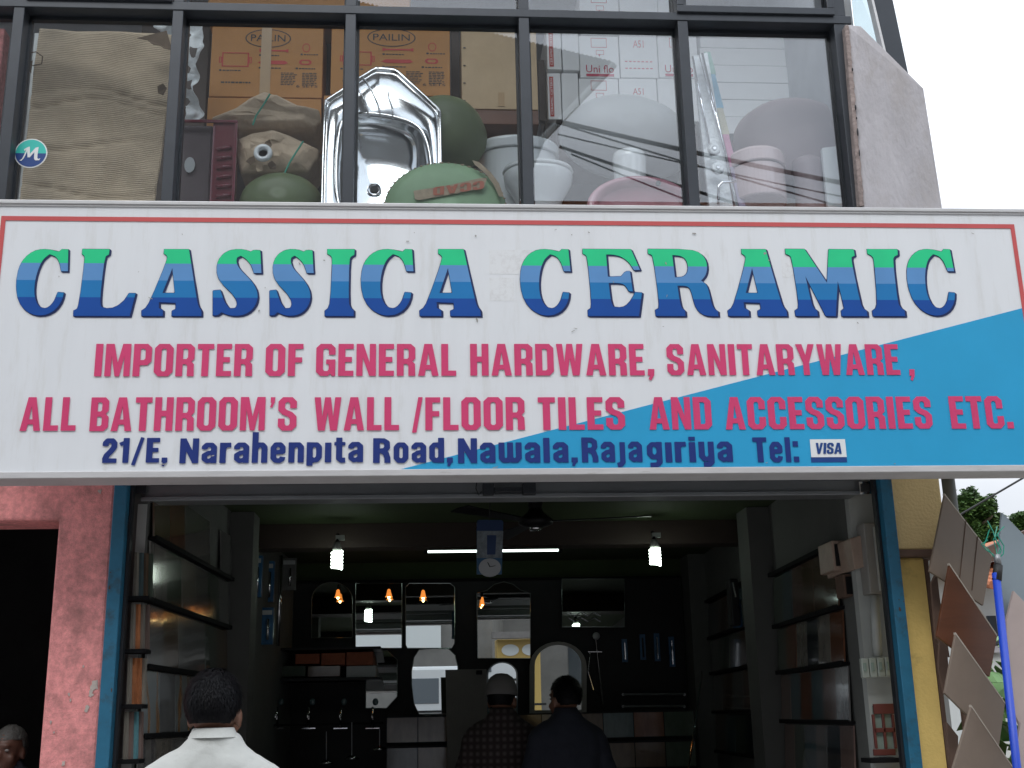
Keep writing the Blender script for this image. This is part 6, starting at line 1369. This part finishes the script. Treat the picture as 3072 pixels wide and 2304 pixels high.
    if collar:
        cg = []
        for (z, r_, dy) in ((1.44, .070, -.012), (1.475, .063, -.010), (1.492, .0600, -.006), (1.490, .064, -.007), (1.462, .077, -.014)):
            cg.append([V3(0, dy, z) + Vector((math.cos(a) * r_ * s, math.sin(a) * r_ * 1.08 * s, (-.02 * s if math.sin(a) > .3 else 0) * math.sin(a))) for a in [2 * math.pi * k / 36 for k in range(36)]])
        MB().rings(cg, False, False).build('collar', shirt, t, smooth=True, local=True)
        cur = [V3(-.17 + .34 * k / 12, -.012, 1.30) + Vector((0, -math.sqrt(max(0, 1 - ((-.17 + .34 * k / 12) / .205) ** 2)) ** .85 * .131 * s, .016 * math.sin(math.pi * k / 12) * s)) for k in range(13)]
        if shirt == 'shirt_white': MB().tube([q_ - Vector((0, 0, .05)) for q_ in cur], .0018, 6).build('yoke_seam', 'shirt_seam', t, local=True)
    tr2 = MB()
    for sx in (-1, 1): limb(tr2, V3(sx * .085, 0, .86), V3(sx * .10, .01, .5), .098 * s, .075 * s); limb(tr2, V3(sx * .10, .01, .5), V3(sx * .10, -.01, .08), .074 * s, .06 * s)
    o3 = tr2.build('trousers', 'trouser', t, smooth=True, local=True); rm = o3.modifiers.new('remesh', 'REMESH'); rm.mode = 'VOXEL'; rm.voxel_size = .015; rm.use_smooth_shade = True
    # hair: a cap of short strands over a scalp shell
    hr = MB(); nu, nv = 40, 22; c0 = Hd(0, -.022, .045); rg = []
    for j in range(nv + 1):
        th_ = math.pi * (.02 + .66 * j / nv); row = []
        for i in range(nu):
            a = 2 * math.pi * i / nu; q = Vector((math.sin(th_) * math.cos(a), math.sin(th_) * math.sin(a), math.cos(th_)))
            front = max(0, q.y); lim = 1.0
            zz_ = q.z
            if front > .25 and q.z < .25: lim = .86       # leaves the face free
            nn = .006 * noise.noise(q * 9 + Vector((H * 7, 0, 0))) + .003 * noise.noise(q * 25)
            side = abs(q.x) > .8 and q.z < -.1
            row.append(c0 + Mh @ Vector((q.x * (.082 + nn) * lim * s, q.y * (.101 + nn) * lim * s, q.z * (.098 + nn) * s + (-.018 * s if (q.z < -.2 and q.y < -.2) else 0))))
        rg.append(row)
    hr.rings(rg)
    hr.build('hair', hairm, t, smooth=True, local=True)
    if hair_n:
        rs = random.Random(5); hm = MB()
        for k in range(hair_n):
            th_ = math.acos(rs.uniform(-.42, 1)); a = rs.uniform(math.pi * .98, math.pi * 2.02) if rs.random() < .75 else rs.uniform(0, 2 * math.pi)
            q = Vector((math.sin(th_) * math.cos(a), math.sin(th_) * math.sin(a), math.cos(th_)))
            if q.y > .3 and q.z < .3: continue
            if q.y > -.1 and q.z < -.12: continue
            p0 = Vector((q.x * .082, q.y * .101, q.z * .098)); dn = Vector((rs.uniform(-.25, .25), rs.uniform(-.2, .2), -1)); dn = (dn - q * dn.dot(q)); 
            if dn.length < .05: continue
            dn.normalize(); L_ = rs.uniform(.018, .034)
            p1 = p0 + dn * L_ * .55 + q * .006; p2 = p0 + dn * L_ + q * rs.uniform(.002, .010)
            w_3 = dn.cross(q).normalized() * .0016
            vs = [c0 + Mh @ ((z_) * s) for z_ in (p0 - w_3 * 1.4, p0 + w_3 * 1.4, p1 + w_3, p2, p1 - w_3)]
            hm.add(vs, [[0, 1, 2, 4], [4, 2, 3]])
        o4 = hm.build('hair_strands', hairm, t, local=True, kind='stuff')
    if cap:
        cp = MB(); cc_ = Hd(0, -.018, .065)
        pr = [(0, .098), (.4, .092), (.7, .072), (.92, .035), (1.0, -.005), (1.0, -.03), (.96, -.03)]
        cp.rings([[cc_ + Mh @ Vector((r_ * .094 * s * math.cos(2 * math.pi * k / 32), r_ * .112 * s * math.sin(2 * math.pi * k / 32), h_ * s)) for k in range(32)] for r_, h_ in pr])
        cpo = cp.build('cap', cap, t, smooth=True, local=True)
    return t
# the people of the photograph
person('man in a white collared shirt seen from behind at the left of the open shop', (P(462, 1555, 3.85).x, 3.85, .13), 3, -14, 1.66, 'shirt_white', 'hair', hair_n=5200, stoop=.05)
person('man in a plaid shirt and pale grey cap looking at the mirrors', (P(1085, 1550, 7.2).x, 7.2, FL), -8, -12, 1.70, 'plaid', 'hair', cap='cap_grey', arms='front', collar=True)
person('man with thick black hair and dark clothes standing before the grey framed mirror', (P(1222, 1550, 7.0).x, 7.0, FL), 12, 20, 1.69, 'shirt_dark', 'hair', hair_n=900)
person('grey haired man standing in the dark doorway of the pink building', (P(24, 1600, 5.9).x, 5.9, .14), 172, 0, 1.50, 'shirt_dark', 'hair_grey', skin='skin_dark')

# ================================================================== RIGHT OF THE SHOP: hanging tile boards, pole, tree, house
def board(name, lab, pts, x0, y0, k, m, thick=.012, group=None, lines=0):
    q = [PP(u, v, x0, y0, k) for u, v in pts]; t = thing(name, lab, 'tile board', tuple(sum(q, Vector()) / len(q)), group)
    n_ = Vector((k, -1, 0)).normalized()
    MB().prism(q, tuple(-n_ * thick)).build('face', m, t, bevel=.0015)
    return t, q, n_
GT = 'diamond shaped tile boards hung beside the shop'
px0 = P(2070, 1300, 5.1).x
BD = [('pale wooden plank tile board at the top of the row beside the yellow pillar', [(2040.6, 1069.8), (2143, 1203), (2124, 1308), (2008, 1234)], 'wood_pale', 5.16),
      ('dark red brown tile board overlapping the pale wooden one', [(2051, 1221), (2154, 1375), (2138, 1462), (2024, 1374)], 'wood_red', 5.11),
      ('beige tile board below the red brown one', [(2064.6, 1370.7), (2171, 1521), (2158, 1612), (2041, 1497)], 'tile_beige', 5.06),
      ('lowest beige tile board at the bottom of the row', [(2098, 1527), (2200, 1678), (2186, 1770), (2050, 1690)], 'tile_beige', 5.01)]
for lab, pts, m, y0 in BD:
    t, q, n_ = board('tile_board', lab, pts, px0, y0, .35, m, group=GT)
    e0_, e1_ = q[0], q[1]; d_ = (e1_ - e0_); up_ = Vector((0, 0, .004))
    MB().prism([e0_ + n_ * .001, e1_ + n_ * .001, e1_ + n_ * .001 + Vector((0, 0, .009)), e0_ + n_ * .001 + Vector((0, 0, .009))], tuple(-n_ * .014)).build('raw_edge', 'tile_edge', t)
    if m == 'wood_pale':
        for a_, b_ in (((2087, 1122), (2072, 1262)), ((2112, 1158), (2100, 1275))):
            MB().tube([PP(*a_, px0, y0 - .002, .35), PP(*b_, px0, y0 - .002, .35)], .0016, 5).build('joint', 'tile_back', t)
# darker boards on the far side of the stand
for lab, pts, y0 in (('dark back board behind the red brown tile, upper one', [(2024, 1235), (2030, 1290), (2052, 1420), (2022, 1380), (2012, 1260)], 5.26), ('dark back board behind the beige tile, middle one', [(2030, 1385), (2046, 1400), (2052, 1480), (2040, 1500), (2028, 1440)], 5.24), ('dark back board behind the lowest tile', [(2046, 1560), (2070, 1590), (2070, 1650), (2058, 1660), (2048, 1620)], 5.22)):
    board('back_board', lab, pts, px0, y0, .35, 'tile_back', group='back boards of the tile stand')
st = thing('tile_stand', 'slim dark metal stand carrying the diamond shaped tile boards', 'stand', (px0, 5.3, .13))
MB().box(px0 + .05, px0 + .07, 5.30, 5.325, .13, P(2060, 1110, 5.3).z).build('upright', 'tile_back', st); MB().box(px0 - .16, px0 + .2, 5.15, 5.42, .13, .16).build('foot', 'tile_back', st)
ax = P(2190, 1300, 4.9).x
t, q, n_ = board('tile_board', 'blue grey tile board at the right edge behind the blue pole', [(2165, 1107), (2260, 1205), (2250, 1420), (2175, 1408), (2158, 1357), (2152, 1262)], ax, 4.95, .3, 'tile_blue', group=GT)
t, q, n_ = board('tile_board', 'rosy beige tile board at the right edge below the blue grey one', [(2190, 1276), (2280, 1370), (2280, 1620), (2218, 1600), (2178, 1510), (2174, 1342)], ax, 4.90, .3, 'tile_rose', group=GT)
t, q, n_ = board('tile_board', 'dusky tile board at the bottom right corner', [(2205, 1560), (2290, 1640), (2290, 1800), (2205, 1770), (2192, 1640)], ax, 4.86, .3, 'tile_rose', group=GT)
bp_ = thing('blue_pole', 'bright blue pole with a black rubber cap standing between the tile boards', 'pole', (P(2190, 1659, 4.8).x, 4.8, .13))
a, b, c_2 = P(2151, 1238, 4.86), P(2154, 1205, 4.86), P(2200, 1690, 4.8)
d_ = (a - c_2) / (a.z - c_2.z); fo = c_2 + d_ * (.13 - c_2.z)
MB().tube([fo, a], .0165, 18).build('pole_shaft', 'pole_blue', bp_, smooth=True); MB().tube([a - Vector((0, 0, .03)), b - Vector((0, 0, .03))], [.0195, .019], 18).build('rubber_cap', 'rubber', bp_, smooth=True)
MB().tube([b - Vector((0, 0, .03)), b + Vector((0, 0, .015))], .014, 14).build('steel_collar', 'grey_steel', bp_, smooth=True)
random.seed(31)
for k in range(6):
    q = [b + Vector((random.uniform(-.01, .01), 0, 0))]
    for j in range(4): q.append(q[-1] + Vector((random.uniform(-.03, .03), random.uniform(-.01, .01), random.uniform(.01, .045))))
    MB().tube(q, .0025, 5).build('green_twine', 'strap_green', bp_)
# distant house, roof beam, wires
hs2 = thing('distant_house', 'white house with orange roof tiles and dark fascia seen through the gap at the right', 'house', tuple(Vector((P(2150, 1659, 14).x, 14, 0))))
YH = 14
x0, x1 = P(2098, 1300, YH).x, P(2330, 1300, YH).x; zt3 = P(2130, 1228, YH).z
MB().box(x0, x1, YH, YH + 4, -.1, zt3).build('wall', 'house_white', hs2)
ra, rb = P(2090, 1218, YH - .4), P(2330, 1118, YH - .4)
MB().prism([ra + Vector((0, 0, -.09)), rb + Vector((0, 0, -.09)), rb + Vector((0, 0, .12)), ra + Vector((0, 0, .09))], (0, .2, 0)).build('fascia', 'fascia', hs2)
random.seed(9)
for k in range(7):
    s_ = .06 + k * .055; a_ = ra.lerp(rb, s_) + Vector((0, .35, -.16)); b_ = a_ + Vector((0, -.75, -.16))
    MB().tube([a_ + Vector((0, 0, random.uniform(-.01, .01))), b_], [.05, .055], 8).build('roof_tile', 'roof_tile', hs2)
MB().prism([ra + Vector((-.2, .2, .0)), rb + Vector((0, .2, -.05)), rb + Vector((0, 4, .0)), ra + Vector((-.2, 4, -.1))], (0, 0, .06)).build('roof', 'roof_tile', hs2)
x0, z0 = P(2106, 1460, YH).x, P(2106, 1460, YH).z
for u0, u1, v0, v1 in ((2108, 1 * 2126, 1340, 1390), (2140, 2150, 1330, 1395)):
    a_, b_ = P(u0, v1, YH - .03), P(u1, v0, YH - .03); w2 = MB().box(a_.x, b_.x, YH - .04, YH - .005, a_.z, b_.z).build('window', 'van_glass', hs2); MB().box(a_.x - .05, b_.x + .05, YH - .08, YH - .041, a_.z - .08, a_.z - .005).build('sill', 'concrete', w2)
a_, b_ = P(2100, 1390, YH - 1), P(2330, 1383, YH - 1); MB().tube([a_, b_], .03, 6).build('gutter', 'alu_dark', hs2)
fx0 = P(2100, 1550, 11).x
fnc = thing('low_wall', 'low dark garden wall behind the tile boards', 'wall', (fx0, 11, 0)); MB().box(fx0 - 1, fx0 + 5, 11, 11.2, -.1, P(2150, 1640, 11).z).build('masonry', 'fascia', fnc)
# big leafed plant
pl = thing('leafy_plant', 'big leafed green plant showing between the tiles and the blue pole', 'plant', (P(2150, 1659, 8).x, 8, -.02))
random.seed(17); lf0 = None
for k in range(60):
    u, v = random.uniform(2112, 2300), random.uniform(1390, 1700); c = P(u, v, 8 + random.uniform(-.4, .4)); w = random.uniform(.06, .13)
    Mq = rotm(random.uniform(-1, 1), random.uniform(-1, 1), random.uniform(0, 6)); pts = [c + Mq @ Vector(q) for q in ((0, -w * 1.5, 0), (w * .6, -w * .6, .02), (w * .7, w * .3, .03), (0, w * 1.5, 0), (-w * .7, w * .3, .03), (-w * .6, -w * .6, .02))]
    MB().prism(pts, tuple(Mq @ Vector((0, 0, .003)))).build('leaf', 'leaf_big' if k % 3 else 'leaf_light', pl)
px_ = P(2150, 1659, 8).x
for k in range(5): MB().tube([(px_ + k * .12 - .2, 8, -.02), (px_ + k * .16 - .25, 8.05, 1.4), (px_ + k * .2 - .3, 8.1, 2.2)], [.02, .014, .008], 6).build('stem', 'bark', pl)
# tree
def tree(lab, uc, vc, Yt, ru, rv, seed, n, ls, group):
    rs = random.Random(seed); c = P(uc, vc, Yt); rx = ru / 2563 * Yt; rz = rv / 2563 * Yt; t = thing('leafy_tree', lab, 'tree', (c.x, Yt, -.02), group)
    tk = MB().tube([(c.x + .1, Yt, -.02), (c.x - .1, Yt, c.z * .4), (c.x, Yt, c.z - rz * .3), (c.x + .05, Yt, c.z + rz * .4)], [.3, .24, .16, .05], 10)
    for k in range(9):
        a = rs.uniform(0, 6.28); b = Vector((math.cos(a) * rx * .75, math.sin(a) * rx * .7, rs.uniform(-.3, .8) * rz)); p0 = Vector((c.x, Yt, c.z - rz * rs.uniform(.1, .8))); tk.tube([p0, p0.lerp(c + b, .5) + Vector((0, 0, .1)), c + b], [.08, .05, .02], 6)
    tk.build('trunk', 'bark', t, smooth=True)
    cl_ = []
    for k in range(46):
        d_ = Vector((rs.gauss(0, 1), rs.gauss(0, 1), rs.gauss(0, 1))).normalized() * rs.uniform(.35, 1) ; cl_.append((c + Vector((d_.x * rx * .85, d_.y * rx * .85, d_.z * rz * .85 + .1 * rz * noise.noise(d_ * 3))), rs.uniform(.16, .36) * rx))
    for nm, m in (('crown', 'leaf'), ('crown_tips', 'leaf_light')):
        g = MB(); V_, F_ = [], []
        for k in range(n if nm == 'crown' else n // 2):
            cc2, r_ = rs.choice(cl_); q = Vector((rs.gauss(0, 1), rs.gauss(0, 1), rs.gauss(0, 1))).normalized() * r_ * rs.uniform(.5, 1.1) * (1.08 if nm == 'crown_tips' else 1)
            p = cc2 + q; Mq = rotm(rs.uniform(-.9, .9), rs.uniform(-.9, .9), rs.uniform(0, 6.3)); l_ = ls * rs.uniform(.6, 1.3)
            i0 = len(V_); V_ += [p + Mq @ Vector(w) for w in ((0, -l_, 0), (l_ * .42, 0, .01), (0, l_, 0), (-l_ * .42, 0, .01))]; F_.append([i0, i0 + 1, i0 + 2, i0 + 3])
        # sprigs standing out at the top
        if nm == 'crown':
            for k in range(16):
                a = rs.uniform(-.9, .9); base = c + Vector((rx * .8 * math.sin(a), rs.uniform(-.4, .4) * rx, rz * .86 * math.cos(a))); L_ = rs.uniform(.15, .38) * rz; dr = Vector((rs.uniform(-.35, .35), 0, 1)).normalized()
                for j in range(34):
                    p = base + dr * L_ * (j / 34) + Vector((rs.gauss(0, .05), rs.gauss(0, .05), 0)) * (1.6 - j / 34); Mq = rotm(rs.uniform(-1.2, 1.2), rs.uniform(-1.2, 1.2), rs.uniform(0, 6.3)); l_ = ls * rs.uniform(.6, 1.1)
                    i0 = len(V_); V_ += [p + Mq @ Vector(w) for w in ((0, -l_, 0), (l_ * .42, 0, .01), (0, l_, 0), (-l_ * .42, 0, .01))]; F_.append([i0, i0 + 1, i0 + 2, i0 + 3])
        g.v, g.f = V_, F_; g.build(nm, m, t, kind='stuff')
tree('dense round green tree crown behind the tile boards under the wire', 2104, 1135, 22, 66, 70, 3, 15000, .07, 'trees behind the shop')
tree('small leafy treetop at the right edge beside the grey blue tile', 2210, 1135, 19, 28, 24, 8, 3500, .06, 'trees behind the shop')
a_, b_ = P(2060, 1120, 9), P(2260, 1003, 9); tag(MB().tube([a_ - (b_ - a_) * .6, a_, b_, b_ + (b_ - a_) * 2], .008, 6).build('overhead_wire', 'wire', None), 'single thin wire slanting past the tree at the right', 'wire')
